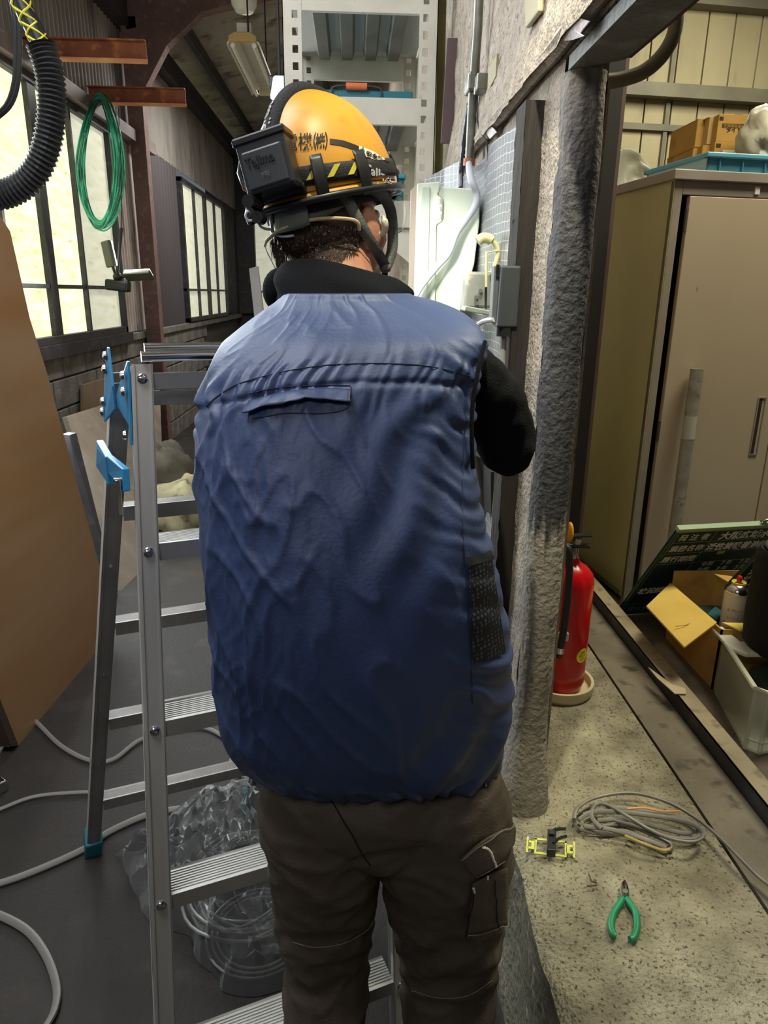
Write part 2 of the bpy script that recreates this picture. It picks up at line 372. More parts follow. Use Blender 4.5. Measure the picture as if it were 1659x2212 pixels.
MB().tube([P(262, 494, Y=YW), P(262, 360, Y=YW+.03), P(256, 236, Y=e2.y-.02)], .003, 6).build('cord', m_black, t)
MB().ell(P(254, 598, Y=YW), (.03, .03, .03)).build('hub', m_black, t)
MB().cyl(P(243, 575, Y=YW), P(250, 595, Y=YW), .009).cyl(P(258, 598, Y=YW), P(271, 597, Y=YW), .009).build('joint', m_black, t)
light('work_light_lamp', 'AREA', P(240, 545, Y=YW)+V((.03, -.05, 0)), 9, (1, 1, .95), .08, (-.2, 1.2, 1.2))
# corrugated black hose with striped rope
Yh = 2.2
t = tag(thing('corrugated_hose', '', '', P(60, 420, Y=Yh)), 'thick black corrugated hose curving down at the top left corner', 'hose')
cp = sp([P(x, y, Y=Yh) for x, y in ((88, 96), (105, 150), (112, 210), (109, 270), (96, 330), (70, 380), (30, 412), (-20, 424), (-120, 420))], 22)
R = .036
MB().tube(cp, [R*(1+.09*math.sin(i*2*PI/4)) for i in range(len(cp))], 16).build('hose_wall', m_blackr, t, smooth=0)
t2 = tag(thing('braided_rope', '', '', P(70, 60, Y=Yh)), 'yellow and black braided rope coming out of the corrugated hose', 'rope')
cp = sp([P(x, y, Y=Yh) for x, y in ((30, -40), (52, 20), (75, 65), (92, 104))], 10)
MB().tube(cp, .024, 10).build('core', m_black, t2)
for s in range(6):
    pts = []; L = len(cp)
    for i in range(L):
        a = 2*PI*s/6+i*.30*(1 if s % 2 else -1); c = cp[i]; pts.append(c+V((math.cos(a), math.sin(a), 0))*.024+V((0, 0, -.004)))
    MB().tube(pts, .0032, 5).build('yellow_strand', M('rope_yellow', '#d6cf3a', rough=.5), t2)
for q, off in enumerate((0, 12)):
    tag(MB().tube(sp([P(x+off*.7, y, Y=2.5) for x, y in ((10, -60), (30, 30), (34, 110), (30, 180), (12, 230), (-30, 265))], 8), .0075, 8).build('cable', m_black), ('left of the two thin black cables beside the corrugated hose', 'right of the two thin black cables, nearer the corrugated hose')[q], 'cable', 'thin cables beside the corrugated hose')
# brown panel
n_ = V((1, .06, .075)).normalized(); o_ = P(40, 1610, Z=0)
n_ = V((1, -(P(215, 1400, Z=0).x-o_.x)/(P(215, 1400, Z=0).y-o_.y), .07)).normalized()
pts = [PP(x, y, o_, n_) for x, y in ((40, 1610), (215, 1400), (223, 1330), (226, 1262), (190, 1130), (150, 985), (100, 800), (65, 690), (22, 500), (0, 466), (-190, 440), (-220, 900), (-60, 1400))]
t = tag(thing('wall_panel', '', '', o_), 'tall glossy brown board standing upright at the left edge of the photo', 'board')
MB().prism(pts, -n_*.03).build('face_board', m_brown, t, smooth=0)
MB().prism([PP(x, y, o_+n_*.004, n_) for x, y in ((40, 1610), (24, 1612), (-60, 1400), (-44, 1400))], -n_*.05).build('edge_strip', m_edge, t, smooth=0)
# plywood leaning on the block wall
q = [P(262, 1275, Z=0), P(358, 1180, Z=0), P(345, 838, X=-1.70), P(145, 902, X=-1.70)]
tag(MB().prism(q, (-.03, 0, 0)).build('plywood_sheet', m_ply, smooth=0), 'large grey-brown plywood sheet leaning on the block wall behind the ladder', 'board')
q = [P(180, 900, X=-1.87), P(330, 850, X=-1.87), P(326, 786, X=-1.87), P(180, 832, X=-1.87)]
tag(MB().prism(q, (-.02, 0, 0)).build('board_offcut', M('tan_board', '#9a8468', '#8a7760', 4, .8), smooth=0), 'small tan board fixed on the block wall above the plywood sheet', 'board')
q = [P(215, 1300, Z=0), P(255, 1290, Z=0), P(165, 935, X=-1.5), P(150, 940, X=-1.5)]
tag(MB().prism(q, (-.05, .02, 0)).build('steel_angle', m_dark, smooth=0), 'dark steel angle leaning between the brown board and the plywood', 'steel bar')
def blob(c, r, mat, name, label, cat, seed=0, amp=.3, n=28):
    m = MB().ell(c, r, n, n//2); c = V(c)
    m.v = [c+(p-c)*(1+amp*noise.noise((p-c)*(2.2/max(r))+V((seed, 0, 0)))+amp*.4*noise.noise((p-c)*(6/max(r))+V((seed, 3, 0)))) for p in m.v]
    zmin = min(p.z for p in m.v); return tag(m.build(name, mat, smooth=70), label, cat)
g = P(405, 1165, Z=0)
blob(g+V((0, .1, .16)), (.26, .24, .2), M('sack_yellow', '#b9b08a', '#8f8768', 6, .8, c3='#57523f', sc3=12), 'sack', 'pale yellow crumpled sack on the floor by the block wall, seen through the ladder', 'sack', 1)
blob(g+V((-.25, .5, .26)), (.2, .2, .26), M('sack_grey', '#7c776a', '#5b574e', 6, .8), 'sack', 'grey dusty sack behind the pale yellow sack', 'sack', 4)
# grey plank at the far side
q = [P(538, 580, Y=4.6), P(557, 575, Y=4.6), P(628, 1150, Z=0), P(600, 1152, Z=0)]
tag(MB().prism(q, (0, .03, 0)).build('plank', M('plank_grey', '#a8a4a8', '#98949a', 4, .6), smooth=0), 'pale grey plank standing beside the far window, left of the worker\'s neck', 'board')
# floor cables
def cable(pts, label, r=.0085, z=.01, name='cable', mat=None, group=None):
    return tag(MB().tube(sp([P(x, y, Z=z) for x, y in pts], 10), r, 8, flat=.7).build(name, mat or m_greyc), label, 'cable', group)
cable([(-60, 1555), (0, 1535), (60, 1545), (130, 1610), (195, 1643), (245, 1640), (300, 1600), (360, 1578), (430, 1570), (480, 1590), (503, 1620), (500, 1660), (560, 1690)], 'grey cable looping on the dark floor behind the ladder, from the brown board', r=.0075)
cable([(-60, 1770), (0, 1748), (70, 1722), (150, 1713), (260, 1709), (330, 1700)], 'thin grey cable on the floor passing behind the ladder foot', r=.006)
cable([(-80, 1925), (0, 1908), (80, 1880), (180, 1835), (240, 1795), (330, 1757), (420, 1742), (480, 1720)], 'thick grey flat cable running from the left edge to the clear bag', r=.0095)
cable([(-60, 1960), (0, 1978), (60, 2012), (100, 2065), (122, 2130), (118, 2180), (95, 2225), (60, 2290)], 'thick grey cable curving across the bottom left corner', r=.0105)
tag(MB().beam(P(-20, 1680, Z=.02), P(6, 1702, Z=.02), .03, .04).build('tool_end', m_chrome, bevel=.004), 'tip of a small metal tool at the left edge of the floor', 'tool')
# clear bag with coiled tubing
bd = [(243, 1845), (300, 1835), (345, 1800), (400, 1745), (440, 1715), (500, 1700), (560, 1688), (620, 1700), (640, 1800), (645, 1950), (640, 2090), (600, 2140), (530, 2152), (470, 2120), (430, 2050), (390, 2020), (330, 1990), (300, 1940), (275, 1880)]
bpl = sp([P(x, y, Z=.004) for x, y in bd], 4, True); cc = P(500, 1940, Z=.004)
t = tag(thing('plastic_bag', '', '', cc), 'crumpled clear plastic bag of coiled white tubing on the floor behind the worker\'s leg', 'bag')
nb = len(bpl)
def bag(u, v):
    i = int(round(u*nb)) % nb; e = bpl[i]; k = v
    p = cc+(e-cc)*k; h = .22*(1-k**2.2)*min(1, (e-cc).length/.22)
    q = V((p.x*9, p.y*9, 1.3)); w = abs(noise.noise(q))*.09+abs(noise.noise(q*2.7))*.06+abs(noise.noise(q*7))*.045
    return V((p.x+.03*noise.noise(q*1.7), p.y-h*.25, .004+h*.75+w*(1-k**6)))
mbag = M('clear_bag', '#e9ecef', rough=.04); 
nt_ = mbag.node_tree; nt_.nodes.clear(); N_ = nt_.nodes.new; K_ = nt_.links.new
o_n = N_('ShaderNodeOutputMaterial'); mxs = N_('ShaderNodeMixShader'); tr_n = N_('ShaderNodeBsdfTransparent'); gl_n = N_('ShaderNodeBsdfPrincipled'); gl_n.inputs['Roughness'].default_value = .08; gl_n.inputs['Base Color'].default_value = hx('#b9bcbc'); gl_n.inputs['Specular IOR Level'].default_value = 1
lw = N_('ShaderNodeFresnel'); lw.inputs[0].default_value = 1.6; mrr = N_('ShaderNodeMapRange'); mrr.inputs[1].default_value = .04; mrr.inputs[2].default_value = .5; mrr.inputs[3].default_value = .16; mrr.inputs[4].default_value = .95
K_(lw.outputs[0], mrr.inputs[0]); K_(mrr.outputs[0], mxs.inputs[0]); K_(tr_n.outputs[0], mxs.inputs[1]); K_(gl_n.outputs[0], mxs.inputs[2]); K_(mxs.outputs[0], o_n.inputs[0])
MB().grid(bag, nb, 34, True).build('film', mbag, t, smooth=12)
mtb = M('white_tubing', '#8d8e8a', rough=.3)
for k in range(9):
    c0 = P(535+random.uniform(-10, 10), 1900+random.uniform(-8, 8), Z=.03+k*.008); r_ = .13+random.uniform(-.02, .035)
    MB().tube([c0+V((r_*math.cos(a/32*2*PI), r_*1.15*math.sin(a/32*2*PI), .01*math.sin(3*a/32*2*PI+k))) for a in range(32)], .004, 6, True).build('tubing_loop', mtb, t)
for k in range(3):
    c0 = P(560, 2010, Z=.02+k*.01); r_ = .1+k*.012
    MB().tube([c0+V((r_*math.cos(a/32*2*PI), r_*math.sin(a/32*2*PI), 0)) for a in range(32)], .003, 6, True).build('tubing_loop', mtb, t)
# ---------------------------------------------------------------- raised slab, right hall
ZS, XS = .45, .32
sl = thing('floor', None, None, (1.5, 3, 0), kind='structure'); sl.name = 'floor.001'
def slab_top(u, v):
    x = XS+(.74-XS)*u; y = -1.2+4.0*v
    e = max(0, 1-u*9)
    return (x+(1-u)*.012*noise.noise(V((0, y*6, 1))), y, ZS-.02*e*e+.004*noise.noise(V((x*9, y*9, 0)))*(1-u)-.012*e*abs(noise.noise(V((3, y*14, 0)))))
MB().grid(slab_top, 60, 260).build('worn_top', m_slab, sl, smooth=80)
MB().grid(lambda u, v: (XS+.006+.012*noise.noise(V((0, (-1.2+4*v)*6, 1)))*(1-u)+.02*noise.noise(V((u*3, v*22, 5)))*u, -1.2+4*v, (ZS-.02)*(1-u)), 16, 200).build('riser', m_plinth, sl, smooth=60)
box(XS+.03, .74, -1.2, 2.8, 0, ZS-.04).build('core', m_mort, sl, smooth=0)
box(.746, .86, -1.2, 6, 0, ZS+.002).build('steel_strip', M('strip_brown', '#7c7463', '#655d4e', 6, .7, bump=.4, c3='#463f33', sc3=20), sl, smooth=0)
box(.86, 6, -1.2, 7.6, 0, ZS-.03).build('far_slab', M('slab_far', '#6c5f4f', '#5a4f43', 4, .8, bump=.4, c3='#463d34', sc3=16), sl, smooth=0)
box(.32, .86, 2.8, 7.6, 0, ZS).build('rear_slab', m_slab, sl, smooth=0)
# rail channel on the floor
t = tag(thing('floor_rail', '', '', (.88, 2, ZS)), 'long painted steel door rail running along the raised floor beside the locker', 'rail')
box(.862, .872, -1.2, 6, ZS-.03, ZS+.045).build('web', m_dark, t, smooth=0)
box(.862, .905, -1.2, 6, ZS+.04, ZS+.047).build('top_flange', M('rail_tan', '#a99c7e', '#8d8168', 5, .6, c3='#6b604c', sc3=22), t, smooth=0)
tag(MB().prism([P(x, y, Z=ZS+.05) for x, y in ((1400, 1442), (1452, 1480), (1480, 1488), (1482, 1500), (1458, 1500), (1420, 1466))], (0, 0, .002)).build('tape_scrap', M('tape_tan', '#b9ab8c', rough=.6)), 'scrap of tan tape stuck on the floor rail', 'tape')
# concrete wall
wr = thing('wall_right', None, None, (.38, 2, 0), kind='structure')
XW, XB = .335, .42
def bump(y, z, a=.004): return a*noise.noise(V((y*14, z*14, 0)))+a*.7*noise.noise(V((y*40, z*40, 3)))
def wface(y0, y1, z0, z1, x, name, mat, ny=60, nz=60, a=.004, par=wr, lip=0):
    return MB().grid(lambda u, v: (x+bump(y0+(y1-y0)*u, z0+(z1-z0)*v, a)-lip*math.exp(-((v)/.09)**2), y0+(y1-y0)*u, z0+(z1-z0)*v), ny, nz).build(name, mat, par, smooth=80)
box(XW+.012, XB, 1.3, 2.68, 0, 3.1).build('wall_core', m_conc, wr, smooth=0)
wface(1.27, 2.69, 0, 1.86, XW+.004, 'lower_face', m_conc)
wface(-1.2, 2.69, 1.87, 3.2, XW, 'upper_face', m_conc, 160, 70, .006, lip=.022)
box(XW-.005, XB, 2.66, 2.70, 0, 3.2).build('wall_end', m_conc, wr, smooth=0)
box(XW+.008, XB, -1.2, 1.3, 1.87, 3.2).build('lintel_core', m_conc, wr, smooth=0)
MB().tube([V((XW-.006+.006*noise.noise(V((0, y*.13, 0))), y*.1-1.2, 1.885+.008*noise.noise(V((1, y*.5, 0))))) for y in range(40)], .016, 8).build('lip', m_conc, wr)
mp_ = M('torn_paper', '#ddd6d6', '#c9bfc0', 30, .8, bump=.6)
def scrap(pxs, name='paint_flake', mat=None, x=XW-.012, lab=None):
    c = [P(a, b, X=x) for a, b in pxs]; ce = sum(c, V((0, 0, 0)))/len(c); m = MB()
    ring = []
    for i, q in enumerate(c): ring.append(q+V((-.006*abs(noise.noise(q*60)), 0, 0)))
    m.add([ce-V((.006, 0, 0))]+ring, [(0, i+1, (i+1) % len(ring)+1) for i in range(len(ring))]); return m.build(name, mat or mp_, wr, smooth=0, solid=.002)
scrap([(1212, 78), (1218, 52), (1240, 36), (1262, 40), (1276, 46), (1264, 62), (1258, 72), (1266, 78), (1238, 86), (1225, 88)])
scrap([(1044, 250), (1052, 270), (1066, 274), (1075, 286), (1060, 300), (1050, 284)])
scrap([(1142, 160), (1152, 145), (1156, 138), (1150, 155), (1146, 163)])
scrap([(1132, 172), (1136, 167), (1134, 176)])
# lintel underside channel
li = thing('trim_2', None, None, (.38, .5, 1.84), kind='structure')
MB().prism([(XW+.004, -1.2, 1.84), (XW+.004, 1.25, 1.84), (XB-.012, 1.19, 1.84), (XB-.012, -1.2, 1.84)], (0, 0, .02)).build('soffit', M('soffit_grey', '#6f6f6a', '#575650', 4, .5, bump=.3, c3='#8d8b84', sc3=15), li, smooth=0)
box(XB-.014, XB+.0, -1.2, 1.2, 1.845, 1.93).build('outer_edge', m_dark, li, smooth=0)
# pillar at the end of the wall
pl = thing('pillar', None, None, (.38, 1.3, 0), kind='structure')
def pil(u, v):
    z = ZS-.03+(1.84-ZS+.03)*v; a = -PI*.98+PI*1.16*u
    flare = .035*math.exp(-((z-ZS)/.10)**2)
    hw, hd = .036+flare*.4, .055+flare*.6
    cx, cy = .373, 1.285
    ca, sa = math.cos(a), math.sin(a); e = .78
    q = V((cx+hw*ca, cy+hd*sa, z*.8)); d = .0034*noise.noise(q*11)+.0006*noise.noise(q*60)-.006*max(0, noise.noise(q*9+V((9, 0, 0)))-.3)
    return (cx+(hw+d)*math.copysign(abs(ca)**e, ca), cy+(hd+d)*math.copysign(abs(sa)**e, sa), z)
MB().grid(pil, 90, 300).build('shaft', None or M('pillar_mix', '#a39a8c', '#877e72', 7, .7, bump=.6, bs=90, c3='#4f493f', sc3=40, lo3=.62, hi3=.7), pl, smooth=80)
ms = MT['pillar_mix']; nt_ = ms.node_tree; b_ = nt_.nodes['Principled BSDF']; s_ = b_.inputs['Base Color'].links[0].from_socket
ge = nt_.nodes.new('ShaderNodeNewGeometry'); sx_ = nt_.nodes.new('ShaderNodeSeparateXYZ'); nt_.links.new(ge.outputs['Position'], sx_.inputs[0])
ns_ = nt_.nodes.new('ShaderNodeTexNoise'); ns_.inputs['Scale'].default_value = 9; ns_.inputs['Detail'].default_value = 5
ad = nt_.nodes.new('ShaderNodeMath'); ad.operation = 'MULTIPLY_ADD'; nt_.links.new(ns_.outputs[0], ad.inputs[0]); ad.inputs[1].default_value = .22; nt_.links.new(sx_.outputs['Z'], ad.inputs[2])
mr_ = nt_.nodes.new('ShaderNodeMapRange'); mr_.inputs[1].default_value = 1.17; mr_.inputs[2].default_value = 1.22; nt_.links.new(ad.outputs[0], mr_.inputs[0])
mr2 = nt_.nodes.new('ShaderNodeMapRange'); mr2.inputs[1].default_value = 1.98; mr2.inputs[2].default_value = 1.78; nt_.links.new(ad.outputs[0], mr2.inputs[0])
mu = nt_.nodes.new('ShaderNodeMath'); mu.operation = 'MULTIPLY'; nt_.links.new(mr_.outputs[0], mu.inputs[0]); nt_.links.new(mr2.outputs[0], mu.inputs[1])
mx = nt_.nodes.new('ShaderNodeMix'); mx.data_type = 'RGBA'; nt_.links.new(mu.outputs[0], mx.inputs[0]); nt_.links.new(s_, mx.inputs[6]); mx.inputs[7].default_value = hx('#3d3b3d'); nt_.links.new(mx.outputs[2], b_.inputs['Base Color'])
box(XW+.01, XW+.09, 1.3, 1.36, ZS, 1.84).build('packing', m_conc, pl, smooth=0)
# dark door post behind the pillar
t = thing('door_1', None, None, (.8, 2.4, ZS), kind='structure')
box(.775, .825, 2.4, 2.46, ZS+.01, 2.6).build('door_post', M('tarred_post', '#1d1a18', rough=.7), t, smooth=0)
box(.825, .836, 2.4, 2.44, ZS+.01, 2.6).build('door_edge', M('post_edge', '#5a4741', rough=.6), t, smooth=0)
# black timber batten
a, b = P(1158, 228, X=XW-.012), P(1085, 1010, X=XW-.012)
t = tag(MB().grid(lambda u, v: V((XW-.03, 1.46-.075*u*1.0+.08*0, .5+1.33*v))+V((-.002*noise.noise(V((u*9, v*60, 0))), 0, 0)), 10, 120).box(XW-.029, XW+.005, 1.385, 1.46, .5, 1.83).build('timber_batten', M('tarred_timber', '#2b2320', '#1c1716', 14, .85, bump=1, bs=40, stretch=(1, 1, .15)), smooth=80), 'black tarred timber batten upright on the concrete wall beside the pillar', 'timber')
# gridded sheet
XG = XW-.016
def sheet(u, v):
    y = 1.465+(.72)*u; z = .75+(1.07+.0*u)*v
    return V((XG-.004*math.sin(v*5+u*9)-.010*noise.noise(V((y*5, z*4, 0)))-.003, y, z))
def gridsheet(name, base, line, pitch=.019):
    m = M(name, base, '#6b6c72', 5, .3); nt = m.node_tree; N = nt.nodes; L = nt.links; b = N['Principled BSDF']; s = b.inputs['Base Color'].links[0].from_socket
    g = N.new('ShaderNodeNewGeometry'); sx = N.new('ShaderNodeSeparateXYZ'); L.new(g.outputs['Position'], sx.inputs[0]); outs = []
    nn = N.new('ShaderNodeTexNoise'); nn.inputs['Scale'].default_value = 5
    for ax in ('Y', 'Z'):
        ma = N.new('ShaderNodeMath'); ma.operation = 'MULTIPLY_ADD'; L.new(nn.outputs[0], ma.inputs[0]); ma.inputs[1].default_value = .012; L.new(sx.outputs[ax], ma.inputs[2])
        mo = N.new('ShaderNodeMath'); mo.operation = 'PINGPONG'; L.new(ma.outputs[0], mo.inputs[0]); mo.inputs[1].default_value = pitch/2
        lt = N.new('ShaderNodeMath'); lt.operation = 'LESS_THAN'; L.new(mo.outputs[0], lt.inputs[0]); lt.inputs[1].default_value = .0007; outs.append(lt)
    mxx = N.new('ShaderNodeMath'); mxx.operation = 'MAXIMUM'; L.new(outs[0].outputs[0], mxx.inputs[0]); L.new(outs[1].outputs[0], mxx.inputs[1])
    mi = N.new('ShaderNodeMix'); mi.data_type = 'RGBA'; L.new(mxx.outputs[0], mi.inputs[0]); L.new(s, mi.inputs[6]); mi.inputs[7].default_value = hx(line); L.new(mi.outputs[2], b.inputs['Base Color']); return m
mgs = gridsheet('grid_sheet', '#85858a', '#c9cacf')
t = tag(thing('plastic_sheet', '', '', (XG, 1.9, .75)), 'grey plastic sheet with a white grid hung on the concrete wall around the panel box', 'sheet')
MB().grid(sheet, 50, 60).build('hung_sheet', mgs, t, smooth=80)
fl = [P(918, 386, Y=2.35), P(960, 364, Y=2.28), P(998, 345, Y=2.2)]
def flap(u, v):
    k = u*2; i = min(1, int(k)); q = fl[i].lerp(fl[i+1], k-i); return V((q.x, q.y, q.z-.35*v+.01*math.sin(u*20)*v))
MB().grid(flap, 30, 12).build('folded_flap', mgs, t, smooth=80)
MB().tube([P(1108, 468, X=XG-.006), P(1110, 474, X=XG-.02), P(1104, 486, X=XG-.008)], .0012, 5).build('staple', m_dark, t)
# conduit, saddle, cables
t = tag(thing('conduit', '', '', P(1015, 340, X=XW-.03)), 'grey steel conduit running down the concrete wall to the panel box', 'conduit')
MB().tube([P(x, y, X=XW-.03) for x, y in ((1040, -120), (1032, 60), (1020, 220), (1014, 345))], .0115, 14).build('pipe', m_zinc, t)
MB().tube([P(1014, 342, X=XW-.03), P(1013, 358, X=XW-.03)], .0155, 14).build('bushing', M('orange_bush', '#b5704c', rough=.5), t)
k = P(1035, 180, X=XW-.03)
t = tag(thing('beam_clamp', '', '', k), 'steel beam clamp holding the conduit to the concrete wall', 'clamp')
MB().ob(P(1017, 182, X=XW-.035), (0, .03, 0), (.012, 0, 0), (0, 0, .022)).build('saddle', m_zinc, t, smooth=0, bevel=.006)
MB().ob(P(1042, 180, X=XW-.02), (.016, 0, 0), (0, .02, 0), (0, 0, .018)).build('jaw', m_zinc, t, smooth=0, bevel=.003)
MB().cyl(P(1036, 196, X=XW-.02)-V((0, 0, .008)), P(1036, 196, X=XW-.02)+V((0, 0, .008)), .014, n=6).build('nut', m_zinc, t, smooth=20)
MB().prism([P(x, y, X=XW-.008) for x, y in ((1079, 116), (1076, 165), (1058, 200), (1060, 150))], (-.006, 0, 0)).build('flange', M('flange_tan', '#a09678', rough=.5), t, smooth=0)
tag(MB().prism([P(x, y, X=XW-.012) for x, y in ((1143, -20), (1176, -20), (1175, 25), (1146, 62))], (-.01, 0, 0)).build('wall_bracket', MT['flange_tan'], smooth=0, bevel=.003), 'tan steel bracket plate on the upper concrete wall at the top of the photo', 'bracket')
tag(MB().tube(sp([P(x, y, X=XW-.028) for x, y in ((1014, 225), (1005, 280), (1000, 330), (996, 370), (996, 405))], 6), .008, 8).build('cable', M('taped_cable', '#2a2d3a', rough=.3, bump=.4)), 'dark taped cable hanging behind the grey conduit down to the panel box', 'cable')
tag(MB().tube(sp([P(1013, 354, X=XW-.03), P(1014, 368, Y=1.85), P(1019, 392, Y=1.81), P(1030, 420, Y=1.81), P(1026, 445, Y=1.81), P(1004, 478, Y=1.81), P(985, 505, Y=1.80), P(968, 548, Y=1.80), P(940, 580, Y=1.79), P(905, 625, Y=1.76), P(880, 680, Y=1.7), P(880, 760, Y=1.68), P(900, 800, Y=1.56)], 8), .0085, 10).build('cable', M('white_cable', '#c8ccd6', rough=.45)), 'white round cable curving from the conduit across the panel box', 'cable')
tag(MB().tube([P(x, y, X=XW-.02) for x, y in ((1037, 8), (1036, 120), (1030, 240), (1034, 282), (1052, 306), (1058, 400))], .0018, 5).build('cable', m_black), 'thin black wire on the upper concrete wall beside the conduit', 'cable')
# maroon board
q = [P(967, 82, Y=2.6), P(992, 82, Y=2.6), P(978, 308, Y=2.6), P(953, 308, Y=2.6)]
tag(MB().prism(q, (0, .02, 0)).build('board_strip', M('maroon', '#5b4a4a', rough=.5), smooth=0), 'maroon board strip upright between the rack and the concrete wall', 'board')
tag(MB().prism([P(x, y, Y=2.75) for x, y in ((948, -60), (966, -60), (955, 420), (938, 420))], (0, .03, 0)).build('timber_strip', M('olive_timber', '#8a8150', '#6f673e', 6, .7), smooth=0), 'olive wooden strip just behind the right post of the cream rack', 'timber')
# panel box
t = tag(thing('panel_box', '', '', P(960, 660, Y=1.95)), 'pale green electrical panel box on the wall in front of the worker, brightly lit', 'electrical box')
mpb = M('panel_green', '#dfe9d6', '#d4e0cb', 3, .45, c3='#bcc8b0', sc3=30, lo3=.7, hi3=.8)
Yb = 1.85
q = [P(946, 402, Y=Yb), P(1030, 408, Y=Yb), P(1037, 422, Y=Yb), P(1036, 480, Y=Yb), P(1025, 570, Y=Yb), P(1005, 640, Y=Yb), P(985, 700, Y=Yb), P(935, 900, Y=Yb), P(930, 700, Y=Yb)]
MB().prism(q, (0, .42, 0)).build('case', mpb, t, smooth=0, bevel=.004)
q = [P(902, 396, Y=Yb-.012), P(952, 392, Y=Yb-.012), P(949, 412, Y=Yb-.012), P(945, 420, Y=Yb-.012), P(957, 430, Y=Yb-.012), P(955, 478, Y=Yb-.012), P(943, 485, Y=Yb-.012), P(936, 900, Y=Yb-.012), P(885, 900, Y=Yb-.012), P(896, 600, Y=Yb-.012)]
dr = MB().prism(q, (0, .02, 0)).build('door', mpb, t, smooth=0, bevel=.003)
MB().prism([P(x, y, Y=Yb-.02) for x, y in ((912, 402), (930, 402), (918, 880), (898, 880))], (0, .012, 0)).build('inner_fold', M('panel_fold', '#c3cfc1', rough=.5), dr, smooth=0, bevel=.003)
hg = MB().prism([P(x, y, Y=Yb-.022) for x, y in ((936, 428), (956, 430), (955, 474), (934, 474))], (0, .014, 0)).build('hinge', M('hinge_white', '#f1f3ec', rough=.4), t, smooth=0, bevel=.002)
for yy in (435, 452, 468): MB().cyl(P(950, yy-5, Y=Yb-.024), P(950, yy+5, Y=Yb-.024), .004, n=10).build('knuckle', m_white, hg)
tag(MB().prism([P(x, y, Y=2.1) for x, y in ((888, 410), (900, 398), (905, 600), (900, 760), (880, 760))], (0, .02, 0)).build('wood_post', M('pinkish_wood', '#cbb8aa', '#b6a294', 7, .6, stretch=(1, 1, .1)), smooth=0), 'pinkish wooden batten upright left of the panel box', 'timber')
# insulated hook
t = tag(thing('cable_hook', '', '', P(1050, 560, Y=1.60)), 'cream plastic coated hook hanging on the gridded sheet beside the panel box', 'hook')
mck = M('cream_plastic', '#d8d0a0', rough=.5)
MB().tube(sp([P(x, y, Y=1.60) for x, y in ((1032, 522), (1042, 515), (1056, 516), (1070, 528), (1076, 545), (1072, 565), (1063, 590))], 8), [.011 if i < 20 else .0055 for i in range(49)], 10).build('coated_hook', mck, t)
MB().tube([P(x, y, Y=1.59) for x, y in ((1052, 545), (1051, 560), (1050, 620))], .003, 6).build('stem_wire', mck, t)
MB().tube([P(x, y, Y=1.595) for x, y in ((1048, 546), (1062, 544), (1078, 541))], .002, 6).build('cross_wire', mck, t)
# junction boxes
t = tag(thing('junction_box', '', '', P(1035, 690, Y=1.61)), 'scuffed grey steel junction box below the cream hook', 'electrical box')
q = [P(x, y, Y=1.61) for x, y in ((1008, 592), (1012, 586), (1064, 588), (1064, 665), (1000, 667))]
MB().prism(q, (0, .05, 0)).build('case', M('scuffed_grey', '#8f9189', '#74776f', 12, .5, c3='#c7b9a0', sc3=24), t, smooth=0, bevel=.006)
MB().tube([P(1050, 548, Y=1.60), P(1049, 680, Y=1.60)], .0022, 6).build('wire', m_black, t)
for x, y in ((1038, 628), (1029, 642), (1030, 655)): MB().cyl(P(x, y, Y=1.608), P(x, y, Y=1.60), .0045, n=8).build('screw', m_zinc, t)
tag(MB().ob(P(1035, 672, Y=1.54), (.035, .0, -.006), (0, .03, 0), (.001, 0, .005)).build('tray_plate', M('tray_metal', '#b9c2b6', rough=.35, metal=.5), smooth=0, bevel=.002), 'thin metal plate jutting out below the grey junction box', 'plate')
t = tag(thing('cable_duct_box', '', '', P(1095, 705, Y=1.38)), 'tall dark grey plastic box on the black batten right of the worker\'s shoulder', 'electrical box')
q = [P(x, y, Y=1.38) for x, y in ((1083, 573), (1127, 574), (1118, 708), (1073, 708))]
MB().prism(q, (0, .03, 0)).build('cover', M('box_charcoal', '#3c3f42', rough=.5), t, smooth=0, bevel=.004)
q = [P(x, y, Y=1.395) for x, y in ((1068, 574), (1082, 573), (1072, 705), (1062, 690))]
MB().prism(q, (0, .03, 0)).build('side_frame', M('box_greyer', '#5d6265', rough=.5), t, smooth=0, bevel=.002)
for y in (580, 591): MB().ob(P(1075, y, Y=1.394), (.003, 0, 0), (0, .002, 0), (0, 0, .007)).build('slot', m_black, t, smooth=0)
MB().cyl(P(1090, 706, Y=1.40), P(1089, 726, Y=1.40), .018, n=20).build('gland', m_black, t)
MB().tube([P(1088, 724, Y=1.40), P(1085, 800, Y=1.40), P(1078, 880, Y=1.38)], .006, 8).build('lead', m_greyc, t)
tag(MB().tube(sp([P(1028, 705, Y=1.5), P(1045, 694, Y=1.44), P(1068, 690, Y=1.395)], 6), .005, 8).build('cable', MT['white_cable']), 'short white cable entering the dark grey box above the shoulder', 'cable')
tag(MB().prism([P(x, y, Y=1.5) for x, y in ((1060, 1020), (1092, 1020), (1082, 1300), (1062, 1300))], (0, .1, 0)).build('steel_post', M('post_black', '#191a1c', rough=.4), smooth=0), 'black steel post standing between the worker and the pillar', 'steel post')
tag(MB().prism([P(x, y, Y=1.62) for x, y in ((1018, 980), (1062, 1000), (1055, 1260), (1020, 1250))], (0, .1, 0)).build('lower_panel', M('brown_grey_panel', '#3e372e', '#2c2822', 9, .6), smooth=0), 'dark brown panel behind the elbow beneath the sheet', 'panel')
